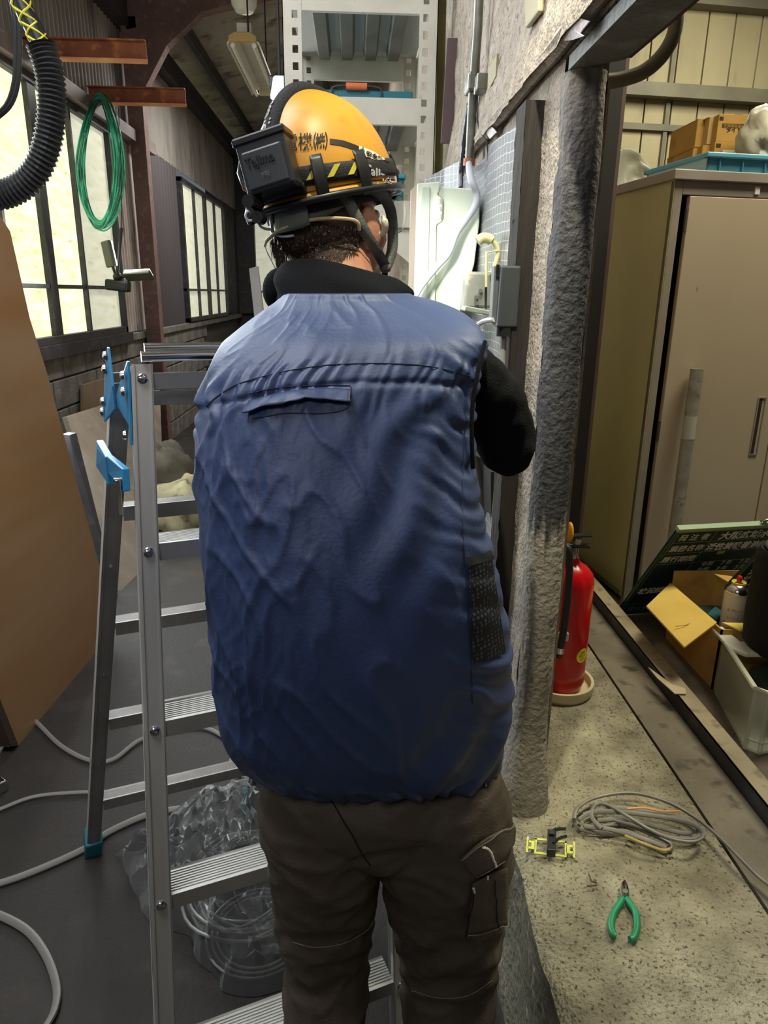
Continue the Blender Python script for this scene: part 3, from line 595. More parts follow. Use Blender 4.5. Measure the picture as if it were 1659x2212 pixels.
# ---------------------------------------------------------------- slotted rack
Yr, Yr2 = 2.7, 3.5
t = tag(thing('steel_rack', '', '', (0, 3.05, 0)), 'tall cream slotted-angle steel rack behind the worker\'s helmet', 'rack')
xl0, xl1 = P(611, 100, Y=Yr).x, P(652, 100, Y=Yr).x; xr0, xr1 = P(905, 100, Y=Yr).x, P(945, 100, Y=Yr).x
def post(x0, x1, y, zt, hole_c):
    m = MB(); pitch = .05; hw = .0095; hh = .0115; z = 0; cx = hole_c
    nz_ = int(zt/pitch)
    for k in range(nz_):
        z0 = k*pitch; zc = z0+pitch/2
        if z0 < .9: m.box(x0, x1, y, y+.003, z0, z0+pitch); continue
        m.box(x0, x1, y, y+.003, z0, zc-hh); m.box(x0, x1, y, y+.003, zc+hh, z0+pitch)
        m.box(x0, cx-hw, y, y+.003, zc-hh, zc+hh); m.box(cx+hw, x1, y, y+.003, zc-hh, zc+hh)
    return m
post(xl0, xl1, Yr, 2.6, (xl0*.35+xl1*.65)).box(xl0, xl0+.003, Yr, Yr+.05, 0, 2.6).build('post', m_rack, t, smooth=0)
post(xr0, xr1, Yr, 2.6, (xr0*.65+xr1*.35)).box(xr1-.003, xr1, Yr, Yr+.05, 0, 2.6).build('post', m_rack, t, smooth=0)
post(xl0, xl1, Yr2, 2.6, (xl0*.35+xl1*.65)).box(xl0, xl0+.003, Yr2-.05, Yr2, 0, 2.6).build('post', m_rack, t, smooth=0)
post(xr0, xr1, Yr2, 2.6, (xr0*.65+xr1*.35)).box(xr1-.003, xr1, Yr2-.05, Yr2, 0, 2.6).build('post', m_rack, t, smooth=0)
zs_ = [(P(780, 26, Y=Yr).z, .1), (P(780, 268, Y=Yr).z, P(780, 209, Y=Yr).z-P(780, 268, Y=Yr).z), (P(780, 490, Y=Yr).z, P(780, 432, Y=Yr).z-P(780, 490, Y=Yr).z), (1.12, .075), (.75, .075), (.3, .075)]
for z0, h in zs_:
    sh = box(xl1-.01, xr0+.01, Yr+.003, Yr+.02, z0, z0+h).build('shelf_edge', m_rack, t, smooth=0, bevel=.002)
    m = MB(); n = 4; w = (xr0-xl1)/n
    sf = box(xl0+.01, xr1-.01, Yr+.02, Yr2, z0+h-.006, z0+h).build('shelf_board', M('shelf_under', '#bdbab2', rough=.5), t, smooth=0)
    for k in range(n):
        x = xl1+w*(k+.5)
        MB().prism([(x-.03, Yr+.06, z0+h-.006), (x-.022, Yr+.06, z0+h-.035), (x+.022, Yr+.06, z0+h-.035), (x+.03, Yr+.06, z0+h-.006)], (0, Yr2-Yr-.12, 0)).build('rib', M('rib_dark', '#6b6860', '#5d5a54', 4, .5), sf, smooth=0)
    box(xl1, xr0, Yr2-.02, Yr2, z0, z0+h).build('shelf_edge', m_rack, t, smooth=0)
MB().prism([(xr0-.16, Yr+.02, zs_[2][0]-.005), (xr0, Yr+.02, zs_[2][0]-.005), (xr0, Yr+.02, zs_[2][0]-.13)], (0, .01, 0)).build('gusset', m_rack, t, smooth=0)
# toolbox on the rack, tub lower down
z0 = zs_[1][0]+zs_[1][1]
t = tag(thing('toolbox', '', '', (0, 3, z0)), 'teal toolbox with an orange handle grip on the upper rack shelf', 'toolbox')
box(xl1+.005, xr0-.012, 2.76, 3.4, z0, z0+.035).build('tray', m_teal, t, smooth=0, bevel=.006)
xa, xb = P(725, 200, Y=2.76).x, P(815, 200, Y=2.76).x
MB().tube(sp([(xa-.01, 2.75, z0+.012), (xa, 2.75, z0+.042), (xb, 2.75, z0+.042), (xb+.012, 2.75, z0+.012)], 5), .003, 8).build('handle_wire', m_dark, t)
MB().cyl((xa*.75+xb*.25, 2.75, z0+.043), (xa*.25+xb*.75, 2.75, z0+.043), .011, n=14).build('grip', M('orange_grip', '#d9744a', rough=.4), t)
z0 = zs_[2][0]+zs_[2][1]
t = tag(thing('storage_tub', '', '', (0, 3, z0)), 'teal plastic tub on the rack shelf just right of the helmet', 'tub')
xa, xb = P(838, 400, Y=2.8).x, P(872, 400, Y=2.8).x
box(xa-.05, xb, 2.8, 3.2, z0+.005, z0+.09).build('body', m_teal, t, smooth=0, bevel=.01)
box(xa-.06, xb+.008, 2.79, 3.21, z0+.085, z0+.1).build('rim', M('teal_light', '#3b93a3', rough=.4), t, smooth=0, bevel=.005)
tag(box(.1, .17, 2.8, 3.1, z0+.0, z0+.12).build('parts_box', M('dim_box', '#6b655a', '#57524a', 7, .7), smooth=0, bevel=.01), 'dull brown carton beside the teal tub on the rack', 'box')
# small bright screen lamp behind the left post
p = P(603, 190, Y=3.9)
t = tag(thing('small_lamp', '', '', p), 'small bluish white lamp showing just left of the rack', 'lamp')
MB().ob(p, (.035, 0, 0), (0, .02, 0), (.01, 0, .05)).build('reflector', ME('cold_glow', '#cfd6ff', 1.6), t, smooth=0, bevel=.01)
MB().ob(p+V((.0, .03, .03)), (.05, 0, 0), (0, .02, 0), (0, 0, .03)).build('bracket', m_black, t, smooth=0, bevel=.01)
MB().cyl(p+V((0, .04, 0)), V((p.x, p.y+.04, rz(p.x))), .008, n=6).build('hanger', m_black, t)
# ---------------------------------------------------------------- right hall things
m_kraft = M('kraft', '#c39a4e', '#b58c43', 4, .75, c3='#a17a38', sc3=9)
m_kraft2 = M('kraft_yellow', '#d9b95c', '#ccaa4d', 5, .75)
m_ink = M('ink', '#3a3228', rough=.8); m_inkb = M('ink_black', '#15151a', rough=.6)
m_lock = M('locker_beige', '#b3a48e', '#ab9b84', 1.5, .45, c3='#8b7a62', sc3=38, lo3=.74, hi3=.8, stretch=(1, 1, .6))
m_lside = M('locker_side', '#a8a26e', '#989263', 2, .38)
m_lfr = M('locker_frame', '#958b80', '#857c72', 5, .45)
lo = P(1345, 1310, Z=.42)
la = math.radians(8.5); ll = V((math.cos(la), math.sin(la), 0)); ls = V((-ll.y, ll.x, 0))
HT = 1.425
def LK(a, b, z): return lo+ll*a+ls*b+V((0, 0, z))
def lbox(a0, a1, b0, b1, z0, z1, m=None): return (m or MB()).ob(LK((a0+a1)/2, (b0+b1)/2, (z0+z1)/2), ll*(a1-a0)/2, ls*(b1-b0)/2, V((0, 0, (z1-z0)/2)))
t = tag(thing('metal_locker', '', '', lo), 'tall beige two-door steel locker standing on the raised floor', 'locker')
lbox(0, .004, 0, .4, .03, HT).build('side_panel', m_lside, t, smooth=0)
m = lbox(.88, .884, 0, .4, .0, HT); lbox(0, .88, .39, .4, 0, HT, m); lbox(0, .88, .03, .4, .03, .05, m); m.build('carcass', m_lfr, t, smooth=0)
m = lbox(0, .03, 0, .02, 0, HT); lbox(.854, .884, 0, .02, 0, HT, m); lbox(.03, .854, 0, .02, HT-.04, HT, m); lbox(.03, .854, 0, .02, 0, .05, m); m.build('front_frame', m_lfr, t, smooth=0, bevel=.002)
lbox(-.012, .9, -.012, .43, HT, HT+.03).build('top_panel', m_lfr, t, smooth=0, bevel=.003)
def seamx(px, py):
    q = PP(px, py, lo, ls)-lo; return q.dot(ll), q.z
ax_, _ = seamx(1487, 434); bx_, _ = seamx(1642, 1050); ax_ = max(ax_, .034)
for k, (a, b) in enumerate(((ax_, bx_-.0015), (bx_+.0015, .85))):
    d = lbox(a+.002, b, -.004, .014, .052, HT-.043).build('door', m_lock, t, smooth=0, bevel=.002)
    if k == 0:
        h0 = seamx(1622, 980); h1 = seamx(1640, 860)
        x0 = h0[0]-.008; x1 = x0+.024
        m = lbox(x0-.004, x0, -.007, 0, h0[1], h1[1]); lbox(x1, x1+.004, -.007, 0, h0[1], h1[1], m); lbox(x0-.004, x1+.004, -.007, 0, h1[1], h1[1]+.004, m); lbox(x0-.004, x1+.004, -.007, 0, h0[1]-.004, h0[1], m)
        m.build('handle_rim', m_lfr, d, smooth=0)
        lbox(x0, x0+.014, -.0055, 0, h0[1], h1[1]).build('handle_recess', M('recess_dark', '#2a211b', rough=.7), d, smooth=0)
    for py in (475, 930):
        z = seamx(1470, py)[1]
        if k == 0: lbox(a-.006, a+.002, -.006, .004, z-.035, z+.035).build('hinge', M('hinge_dark', '#4b4038', rough=.5), d, smooth=0, bevel=.001)
zc = HT-.02; q = seamx(1640, 380)
lbox(q[0]-.008, q[0]+.008, -.004, 0, HT-.03, HT-.008).build('name_tag', M('tag_white', '#e9e6dc', rough=.5), t, smooth=0)
# pipe leaning on the door
a = PP(1506, 797, lo-ls*.035, ls); b = PP(1452, 1190, lo-ls*.07, ls); b2 = a+(b-a)*((a.z-.425)/(a.z-b.z))
m_pipe = M('galvanised_pipe', '#a09c90', '#8a867a', 18, .5, metal=.35, c3='#6f6b60', sc3=50)
t = tag(thing('steel_pipe', '', '', b2), 'grey galvanised pipe leaning upright against the locker door', 'pipe')
MB().tube([a, b2], .021, 24).build('tube', m_pipe, t)
m = a+(b2-a)*.18; n2 = a+(b2-a)*.27; MB().tube([m, n2], .0216, 24).build('tape_band', M('band_grey', '#a3a294', rough=.5), t)
# crate on the locker
t = tag(thing('plastic_crate', '', '', LK(.4, .25, HT+.03)), 'blue plastic crate lying on top of the beige locker', 'crate')
mcr = M('crate_blue', '#3f7f9c', '#37728d', 6, .45)
cz = HT+.031
def cbox(a0, a1, b0, b1, z0, z1, name, mat, par, bv=.003): return lbox(a0, a1, b0, b1, cz+z0, cz+z1).build(name, mat, par, smooth=0, bevel=bv)
cbox(.12, .85, .03, .04, 0, .05, 'front_wall', mcr, t); cbox(.12, .85, .37, .38, 0, .05, 'back_wall', mcr, t)
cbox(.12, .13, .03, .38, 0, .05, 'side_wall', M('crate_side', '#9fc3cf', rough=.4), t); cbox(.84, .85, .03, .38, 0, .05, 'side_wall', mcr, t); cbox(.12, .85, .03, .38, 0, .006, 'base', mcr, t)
m = lbox(.11, .86, .018, .045, cz+.042, cz+.056); lbox(.11, .135, .02, .39, cz+.042, cz+.056, m); lbox(.11, .86, .37, .39, cz+.042, cz+.056, m); m.build('rim', M('crate_rim', '#5a9cb8', rough=.4), t, smooth=0, bevel=.003)
for k in range(9): cbox(.16+k*.08, .164+k*.08, .024, .03, .0, .042, 'wall_rib', mcr, t, 0)
# storage rack behind the locker and its load
YK = 3.5
z_top = P(1360, 405, Y=YK).z
t = tag(thing('storage_rack', '', '', (1.9, YK, .42)), 'dark steel storage rack behind the locker, loaded with boxes and pipes', 'rack')
for x in (1.04, 3.2):
    for y in (YK+.02, YK+.5): box(x, x+.04, y, y+.04, .42, 2.1).build('post', m_dark, t, smooth=0)
rack_z = [P(1350, 556, Y=YK).z, P(1350, 404, Y=YK).z-.0, P(1340, 700, Y=YK).z, P(1300, 840, Y=YK).z]
for z in rack_z[:1]+rack_z[2:]: box(1.04, 3.2, YK, YK+.5, z-.03, z-.005).build('shelf_board', m_dark, t, smooth=0)
for z in rack_z[:1]+rack_z[2:]: box(1.1, 3.2, YK-.004, YK, z-.05, z).build('shelf_beam', M('beam_orange', '#6b4b38', rough=.6), t, smooth=0)
box(1.6, 3.2, YK+.0, YK+.5, 1.86, 1.885).build('shelf_board', m_dark, t, smooth=0)
# boxes above the crate
def carton(x0, x1, y0, y1, Y, depth, label, mat, side=0, txt=None):
    a = P(x0, y1, Y=Y); b = P(x1, y0, Y=Y); t = tag(thing('cardboard_box', '', '', ((a.x+b.x)/2, Y+depth/2, a.z)), label, 'box', 'cartons on the rack behind the locker')
    box(a.x, b.x, Y, Y+depth, a.z, b.z).build('body', mat, t, smooth=0, bevel=.003)
    MB().box((a.x+b.x)/2-.02, (a.x+b.x)/2+.02, Y-.0008, Y+depth, b.z, b.z+.001).build('packing_tape', m_kraft2, t, smooth=0)
    return t, a, b
YC = 3.62
t, a, b = carton(1546, 1638, 248, 306, YC, .35, 'brown carton with black lettering, top right of the stack', m_kraft)
mpp = lambda x, y, Y: plane_map(P(x, y, Y=Y-.002), (1, 0, 0), (0, 0, 1))
text('タイトエアー', mpp(1568, 285, YC), .028, m_inkb, t, bold=.0006, sx=.9)
MB().box(P(1560, 270, Y=YC).x, P(1612, 270, Y=YC).x, YC-.002, YC, P(1560, 276, Y=YC).z, P(1560, 267, Y=YC).z).build('ink_bar', m_ink, t, smooth=0)
text('空調用保温材', mpp(1562, 275, YC-.001), .017, m_kraft, t, sx=1)
MB().box(P(1554, 260, Y=YC).x, P(1562, 260, Y=YC).x, YC-.002, YC, P(1554, 260, Y=YC).z, P(1554, 252, Y=YC).z).build('printed_mark', m_ink, t, smooth=0)
text('取扱注意', mpp(1615, 258, YC), .013, m_ink, t)
t, a, b = carton(1540, 1638, 307, 345, YC, .35, 'brown carton under the lettered one, partly behind the crate', m_kraft)
MB().box(P(1546, 320, Y=YC).x, P(1556, 320, Y=YC).x, YC-.002, YC, P(1546, 319, Y=YC).z, P(1546, 310, Y=YC).z).build('printed_mark', m_ink, t, smooth=0)
MB().box(P(1560, 330, Y=YC).x, P(1603, 330, Y=YC).x, YC-.003, YC, P(1560, 345, Y=YC).z, P(1560, 324, Y=YC).z).build('slip', M('slip_white', '#dcdccf', rough=.6), t, smooth=0)
carton(1500, 1524, 258, 318, YC+.1, .3, 'small carton at the left end of the stack, upper one', m_kraft)
carton(1494, 1512, 320, 350, YC+.1, .3, 'small carton at the left end of the stack, lower one', m_kraft)
carton(1526, 1543, 254, 312, YC+.05, .3, 'narrow taped carton beside the lettered carton, upper one', M('kraft_pale', '#c9a970', '#bb9b62', 5, .7))
carton(1514, 1538, 314, 348, YC+.05, .3, 'narrow carton between the lower cartons', m_kraft)
blob(P(1652, 292, Y=3.4), (.1, .1, .11), M('bag_cloth', '#d9d6c2', '#c3bfa9', 8, .6), 'plastic_bag', 'crumpled off-white bag at the right edge beside the cartons', 'bag', 2, .35)
t, a, b = carton(1638, 1700, 322, 348, 3.35, .2, 'white and blue packet beside the cartons at the right edge', M('packet_white', '#cfd6dc', rough=.5))
# stuff in the gap between pillar and locker
t, a, b = carton(1300, 1386, 443, 553, YK+.02, .35, 'yellowish carton with handwriting in the gap between pillar and locker', m_kraft2)
text('パケーノ', mpp(1327, 512, YK), .05, M('marker_brown', '#7a6432', rough=.7), t, sx=.85)
MB().box(P(1352, 540, Y=YK).x, P(1366, 540, Y=YK).x, YK+.016, YK+.02, P(1352, 552, Y=YK).z, P(1352, 537, Y=YK).z).build('old_tape', m_kraft, t, smooth=0)
mpb_ = clear('sheet_film', '#cfd0bf', .75, .3)
q = sp([P(x, y, Y=YK) for x, y in ((1325, 440), (1328, 330), (1372, 326), (1392, 345), (1415, 370), (1425, 405), (1395, 412), (1390, 440))], 3, True)
def drap(u, v):
    c = P(1365, 385, Y=YK+.1); e = q[int(round(u*len(q))) % len(q)]; p = c+(e-c)*v; return V((p.x, p.y-.08*(1-v)+.03*noise.noise(p*9)+.012*noise.noise(p*25), p.z))
tag(MB().grid(drap, len(q), 14, True).build('plastic_sheet', M('grey_film', '#b4b3a2', '#9c9b8b', 6, .35), smooth=30, solid=.002), 'crumpled grey plastic sheet on the stack above the yellowish carton', 'sheet')
blob(P(1352, 425, Y=YK+.02), (.1, .08, .035), M('patterned_bag', '#c9c59a', '#5f7a58', 9, .5), 'bag', 'crumpled green and cream bag squeezed on top of the yellowish carton', 'bag', 8, .4)
for k, (y, r, c) in enumerate(((562, .012, m_dark), (571, .011, m_pipe), (580, .008, m_dark))):
    tag(MB().cyl(P(1290, y, Y=YK+.03), P(1420, y, Y=YK+.03), r).build('pipe', c), ('thin black pipe directly under the yellowish carton', 'pale thin pipe under the yellowish carton', 'thin dark pipe above the teal cords')[k], 'pipe')
t = tag(MB().tube(sp([P(x, y, Y=YK) for x, y in ((1335, 600), (1345, 588), (1355, 600), (1362, 586), (1370, 600), (1376, 588))], 5), .009, 7).build('cord_bundle', M('teal_cord', '#2f9aa8', rough=.5)), 'bundle of teal cord on the rack in the gap', 'cord')
tag(MB().prism([P(x, y, Y=YK+.02) for x, y in ((1290, 603), (1372, 603), (1370, 612), (1290, 612))], (0, .1, 0)).build('white_profile', M('white_profile', '#e6e9dc', rough=.3), smooth=0, bevel=.004), 'white plastic profile under the teal cord', 'profile')
tag(MB().prism([P(x, y, Y=YK+.02) for x, y in ((1290, 614), (1375, 614), (1375, 630), (1290, 630))], (0, .1, 0)).build('dark_profile', M('dark_profile', '#2e3133', rough=.3, metal=.5), smooth=0, bevel=.01), 'dark metal profile under the white plastic profile', 'profile')
for k, (y0, y1, hx_) in enumerate(((633, 650, 1343), (653, 670, 1324))):
    t = tag(thing('timber_bar', '', '', P(1340, y1, Y=YK)), ('upper', 'lower')[k]+' pale timber bar with a round bolt hole in the gap', 'timber')
    MB().prism([P(x, y, Y=YK) for x, y in ((1290, y0), (1368, y0), (1366, y1), (1290, y1))], (0, .2, 0)).build('bar', M('pale_timber', '#d6ccb0', '#bfb394', 9, .6), t, smooth=0, bevel=.003)
    c = P(hx_, (y0+y1)/2, Y=YK-.002); MB().lathe([(.014, 0), (.014, .003), (.009, .003), (.009, 0)], c, (0, -1, 0)).build('washer', m_zinc, t); MB().lathe([(.008, .001), (.008, .004)], c, (0, -1, 0)).build('bolt_hole', m_inkb, t)
for k, (y0, y1) in enumerate(((672, 684), (685, 698))):
    tag(MB().prism([P(x, y, Y=YK) for x, y in ((1280, y0), (1362, y0), (1360, y1), (1280, y1))], (0, .2, 0)).build('timber_bar', M('brown_timber', '#84704a', '#6b5a3b', 8, .7), smooth=0, bevel=.003), ('brown timber bar just below the drilled bars', 'lowest brown timber bar on the rack shelf in the gap')[k], 'timber')
m_pp = M('pale_pipe', '#bfc09a', '#a9aa85', 12, .4)
tag(MB().cyl(P(1285, 700, Y=YK-.05), P(1370, 762, Y=YK-.05), .016).build('pipe', m_pp), 'pale pipe slanting down to the right in the gap beside the locker', 'pipe')
blob(P(1320, 762, Y=YK+.1), (.2, .05, .035), M('green_net', '#1e5a43', '#123a2c', 14, .7), 'net', 'dark green net bundle behind the slanting pipe', 'net', 5, .5)
for k, (y, r) in enumerate(((793, .014), (806, .012), (818, .012), (832, .018))):
    tag(MB().cyl(P(1270, y, Y=YK+.02), P(1400, y, Y=YK+.02), r).build('pipe', m_pp), ('topmost of the four horizontal pale pipes in the gap', 'second from top of the four horizontal pale pipes', 'third from top of the four horizontal pale pipes', 'lowest and thickest of the four horizontal pale pipes')[k], 'pipe', 'horizontal pipes in the gap')
t = tag(thing('perforated_rail', '', '', P(1320, 785, Y=YK)), 'rusty perforated rail above the four horizontal pipes', 'rail')
MB().prism([P(x, y, Y=YK) for x, y in ((1280, 774), (1350, 774), (1350, 784), (1280, 784))], (0, .01, 0)).build('bar', M('rail_rust', '#4d3a28', rough=.7), t, smooth=0)
for k in range(6): MB().lathe([(.004, 0), (.004, .002)], P(1292+k*11, 779, Y=YK-.001), (0, -1, 0), 8).build('hole_ring', m_zinc, t)
t = tag(thing('green_bucket', '', '', P(1300, 940, Y=YK)), 'dark green bucket behind the chain in the gap', 'bucket')
c = P(1308, 940, Y=YK+.15)
MB().lathe([(.15, 0), (.18, .15), (.19, .15), (.19, .165), (.17, .165), (.14, .02)], V((c.x, c.y, c.z))).build('body', M('bucket_green', '#1d6b46', '#175639', 6, .4), t)
MB().lathe([(.13, -.6), (.13, 0)], c).build('stand', m_dark, t)
tag(MB().cyl(P(1265, 862, Y=YK-.15), P(1318, 888, Y=YK-.15), .022).build('pipe', M('tan_tube', '#b9ac86', rough=.5)), 'tan tube end poking out above the chain', 'pipe')
t = tag(thing('chain', '', '', P(1296, 1000, Y=2.95)), 'galvanised chain hanging beside the dark board left of the locker', 'chain')
cp = sp([P(x, y, Y=2.95) for x, y in ((1318, 868), (1304, 880), (1299, 905), (1300, 940), (1297, 965), (1290, 990), (1282, 1002), (1268, 1006))], 3)
for i in range(len(cp)-1):
    c = (cp[i]+cp[i+1])/2; d = (cp[i+1]-cp[i]); L = max(d.length, .012)*.72; d.normalize(); s = d.cross(V((0, 1, 0) if i % 2 else (1, .3, 0))).normalized()
    MB().tube([c+d*L*math.cos(a)+s*.009*math.sin(a) for a in [2*PI*k/10 for k in range(10)]], .0028, 5, True).build('link', m_zinc, t)
tag(MB().prism([P(x, y, Y=2.9) for x, y in ((1312, 870), (1336, 868), (1296, 1240), (1268, 1225))], (.0, .03, 0)).build('dark_board', M('board_black', '#16191a', rough=.7), smooth=0), 'black board standing against the left side of the locker', 'board')
tag(box(*sum([[P(1262, 1000, Y=3.2).x, P(1300, 1000, Y=3.2).x], [3.2, 3.4], [P(1270, 1050, Y=3.2).z, P(1270, 945, Y=3.2).z]], [])).build('grey_tin', M('tin_grey', '#9da09c', rough=.4), smooth=0, bevel=.01), 'pale grey tin behind the chain', 'tin')
a, b = P(1240, 1215, Y=3.1), P(1284, 1080, Y=3.1)
t = tag(thing('cement_sack', '', '', ((a.x+b.x)/2, 3.2, a.z)), 'brown and green printed sack standing in the gap behind the extinguisher', 'sack')
box(a.x, b.x, 3.1, 3.25, .42, b.z).build('sack_body', M('sack_brown', '#9b6f3a', '#8a6233', 6, .7), t, smooth=0, bevel=.02)
c2 = P(1272, 1040, Y=3.1); box(a.x, b.x+.01, 3.09, 3.25, b.z, c2.z).build('sack_fold', M('sack_green', '#9fa67c', '#7f8a62', 8, .6), t, smooth=0, bevel=.02)
mw_ = M('print_cream', '#ded6b8', rough=.6)
for k, ch in enumerate('㊥モルタル'):
    text(ch, mpp(1258-k*2.5, 1100+k*25, 3.1), .045, mw_, t, bold=.001)
# far wall of the right hall
far = thing('wall_far', None, None, (2.5, 6, 0), kind='structure')
fa = math.radians(7); fl_ = V((math.cos(fa), math.sin(fa), 0)); fs_ = V((-fl_.y, fl_.x, 0)); fo = V((0.6, 5.8, .42))
m_pan = M('far_panel', '#a09674', '#918767', 3, .7, c3='#7a6f52', sc3=6, stretch=(1, 1, .35))
xs = [PP(x, 100, fo, fs_) for x in (1405, 1460, 1525, 1582, 1638)]
aa = [(q-fo).dot(fl_) for q in xs]; pw = (aa[4]-aa[0])/4; a0 = aa[0]-pw*8; pb = None
for k in range(24):
    if a0+pw*k < -.1: continue
    q = MB().ob(fo+fl_*(a0+pw*(k+.5))+V((0, 0, 1.9)), fl_*(pw/2-.006), fs_*.012, V((0, 0, 1.95))).build('panel', m_pan, far, smooth=0, bevel=.003)
MB().ob(fo+fl_*2.9+fs_*.03+V((0, 0, 1.9)), fl_*3, fs_*.01, V((0, 0, 2))).build('backing', m_dark, far, smooth=0)
m_girt = M('girt_grey', '#6f6a55', '#5f5b4a', 4, .6)
def girt(y0, y1, d, x=1500):
    a = PP(x, y0, fo-fs_*d, fs_); b = PP(x, y1, fo-fs_*d, fs_); zc = (a.z+b.z)/2
    MB().ob(fo+fl_*2.9-fs_*d/2+V((0, 0, zc-fo.z)), fl_*3, fs_*d/2, V((0, 0, (a.z-b.z)/2))).build('girt', m_girt, far, smooth=0)
girt(182, 212, .12); girt(272, 286, .05); girt(-60, 6, .14)
for x in (1455,):
    q = PP(x, 120, fo-fs_*.03, fs_); a = (q-fo).dot(fl_)
    MB().ob(fo+fl_*a-fs_*.02+V((0, 0, 1.9)), fl_*.016, fs_*.02, V((0, 0, 1.95))).build('stud', m_girt, far, smooth=0)
box(5.9, 6, -1.2, 7.6, 0, 4.6).build('wall_right_outer', m_pan, kind='structure', smooth=0)
box(.42, 6, -1.5, 7.6, 4.35, 4.45).build('ceiling', M('roof_right', '#6d6a5c', rough=.8), kind='structure', smooth=0)
box(.36, .42, 2.7, 12.6, 0, 4.4).build('wall_right', m_conc, kind='structure', smooth=0)
# bent pipe at the lintel
cp = sp([P(x, y, Y=1.5) for x, y in ((1462, -40), (1462, 20), (1455, 75), (1430, 120), (1390, 155), (1340, 172), (1300, 176))], 6)
tag(MB().tube(cp, .0135, 14).build('bent_pipe', M('pipe_brown', '#5f5a4d', '#4f4b40', 8, .5)), 'bent brown-grey pipe curving down beside the lintel at top right', 'pipe')
# ---------------------------------------------------------------- fire extinguisher
e0 = P(1206, 1487, Z=ZS); e0 = V((e0.x, e0.y, ZS)); R = .066
te = tag(thing('extinguisher_stand', '', '', e0), 'cream round base dish holding the red fire extinguisher', 'stand')
MB().lathe([(.055, .001), (.088, .001), (.094, .012), (.094, .034), (.086, .034), (.084, .014), (.05, .012)], e0, n=40).build('dish', M('cream_dish', '#d6cba6', '#c8bc96', 8, .5), te)
t = tag(thing('fire_extinguisher', '', '', e0+V((0, 0, .014))), 'red fire extinguisher with a black hose standing behind the pillar', 'extinguisher')
zt = P(1230, 1218, Y=e0.y).z-e0.z
m_red = M('ext_red', '#d3141c', '#c41018', 3, .22)
MB().lathe([(.03, .015), (.06, .018), (R, .035), (R, zt-.05), (R*.93, zt-.025), (R*.7, zt-.006), (.025, zt+.006), (.02, zt+.02)], e0, n=40).build('cylinder', m_red, t)
MB().lathe([(.018, zt+.01), (.018, zt+.05), (.014, zt+.06)], e0).build('valve', m_chrome, t)
m = MB(); hz = zt+.055
m.ob(e0+V((.004, -.01, hz)), (.036, -.012, .004), (.003, .012, 0), (0, 0, .004)); m.ob(e0+V((.008, -.01, hz+.028)), (.034, -.012, .006), (.003, .012, 0), (0, 0, .003)); m.build('lever', m_black, t, smooth=0, bevel=.002)
y0 = P(1227, 1130, Y=e0.y)
MB().ell(V((y0.x, y0.y-.02, e0.z+zt+.095)), (.009, .02, .028)).build('safety_pin_cap', M('ext_yellow', '#f2a81c', rough=.4), t)
MB().cyl(e0+V((.012, -.01, zt+.05)), e0+V((.012, -.012, zt+.075)), .008).build('pin_base', m_white, t)
yh = e0.y-R-.015
hp = sp([e0+V((0, 0, zt+.035)), P(1217, 1178, Y=yh+.02), P(1228, 1190, Y=yh), P(1230, 1230, Y=yh), P(1226, 1290, Y=yh), P(1219, 1350, Y=yh), P(1211, 1398, Y=yh)], 8)
MB().tube(hp, .0095, 12).build('hose', m_blackr, t)
d = (hp[-1]-hp[-4]).normalized(); MB().tube([hp[-1], hp[-1]+d*.016], .011, 14).build('hose_ferrule', m_chrome, t); MB().tube([hp[-1]+d*.016, hp[-1]+d*.03], [.010, .008], 14).build('nozzle', m_black, t)
c = P(1216, 1375, Y=yh+.012); MB().ob(c, (.014, 0, 0), (0, .006, 0), (0, 0, .012)).build('hose_clip', m_white, t, smooth=0, bevel=.002)
def cylmap(ang, z):
    return lambda a, b, c: V((e0.x+(R+.0008+c)*math.sin(ang+a/R), e0.y-(R+.0008+c)*math.cos(ang+a/R), e0.z+z+b))
zs = P(1230, 1421, Y=e0.y-R).z-e0.z; cm = cylmap(.62, zs)
MB().add([cm(.021*math.cos(k*PI/12), .021*math.sin(k*PI/12), 0) for k in range(24)]+[cm(0, 0, 0)], [(k, (k+1) % 24, 24) for k in range(24)]).build('sticker', M('sticker_yellow', '#ecdf2a', rough=.4), t, smooth=0)
cm2 = cylmap(.62, zs)
for i, (s, z, dy) in enumerate((('点検', .009, .006), ('消火器', .009, -.004), ('住宅用', .007, -.013))): text(s, lambda a, b, c, dy=dy: cm2(a, b+dy, .0006), z, m_ink, t, align='CENTER', th=.0001)
# ---------------------------------------------------------------- blackboard
def board(o, w, h, Wd, Hd, label, full=True):
    w = V(w).normalized(); h = V(h); h = (h-w*h.dot(w)).normalized(); n = w.cross(h)
    t = tag(thing('blackboard_sign', '', '', o), label, 'sign')
    mf = lambda a, b, c=0: o+w*a+h*b+n*c
    MB().prism([mf(0, 0, -.006), mf(Wd, 0, -.006), mf(Wd, Hd, -.006), mf(0, Hd, -.006)], n*.006).build('board', M('board_green', '#16302a', '#1c3a30', 5, .6, c3='#31483f', sc3=9), t, smooth=0)
    m = MB(); fr = .007
    for a0, a1, b0, b1 in ((0, Wd, 0, fr), (0, fr, 0, Hd), (Wd-fr, Wd, 0, Hd)): m.prism([mf(a0, b0, -.008), mf(a1, b0, -.008), mf(a1, b1, -.008), mf(a0, b1, -.008)], n*.012)
    m.build('frame', M('frame_green', '#2f4a35', rough=.4), t, smooth=0)
    MB().prism([mf(-.002, Hd-.002, -.012), mf(Wd, Hd-.002, -.012), mf(Wd, Hd+.012, -.012), mf(-.002, Hd+.012, -.012)], n*.018).build('top_rail', M('rail_pale', '#9db391', rough=.4), t, smooth=0)
    return t, mf, n
bo = P(1330, 1328, Z=.432)
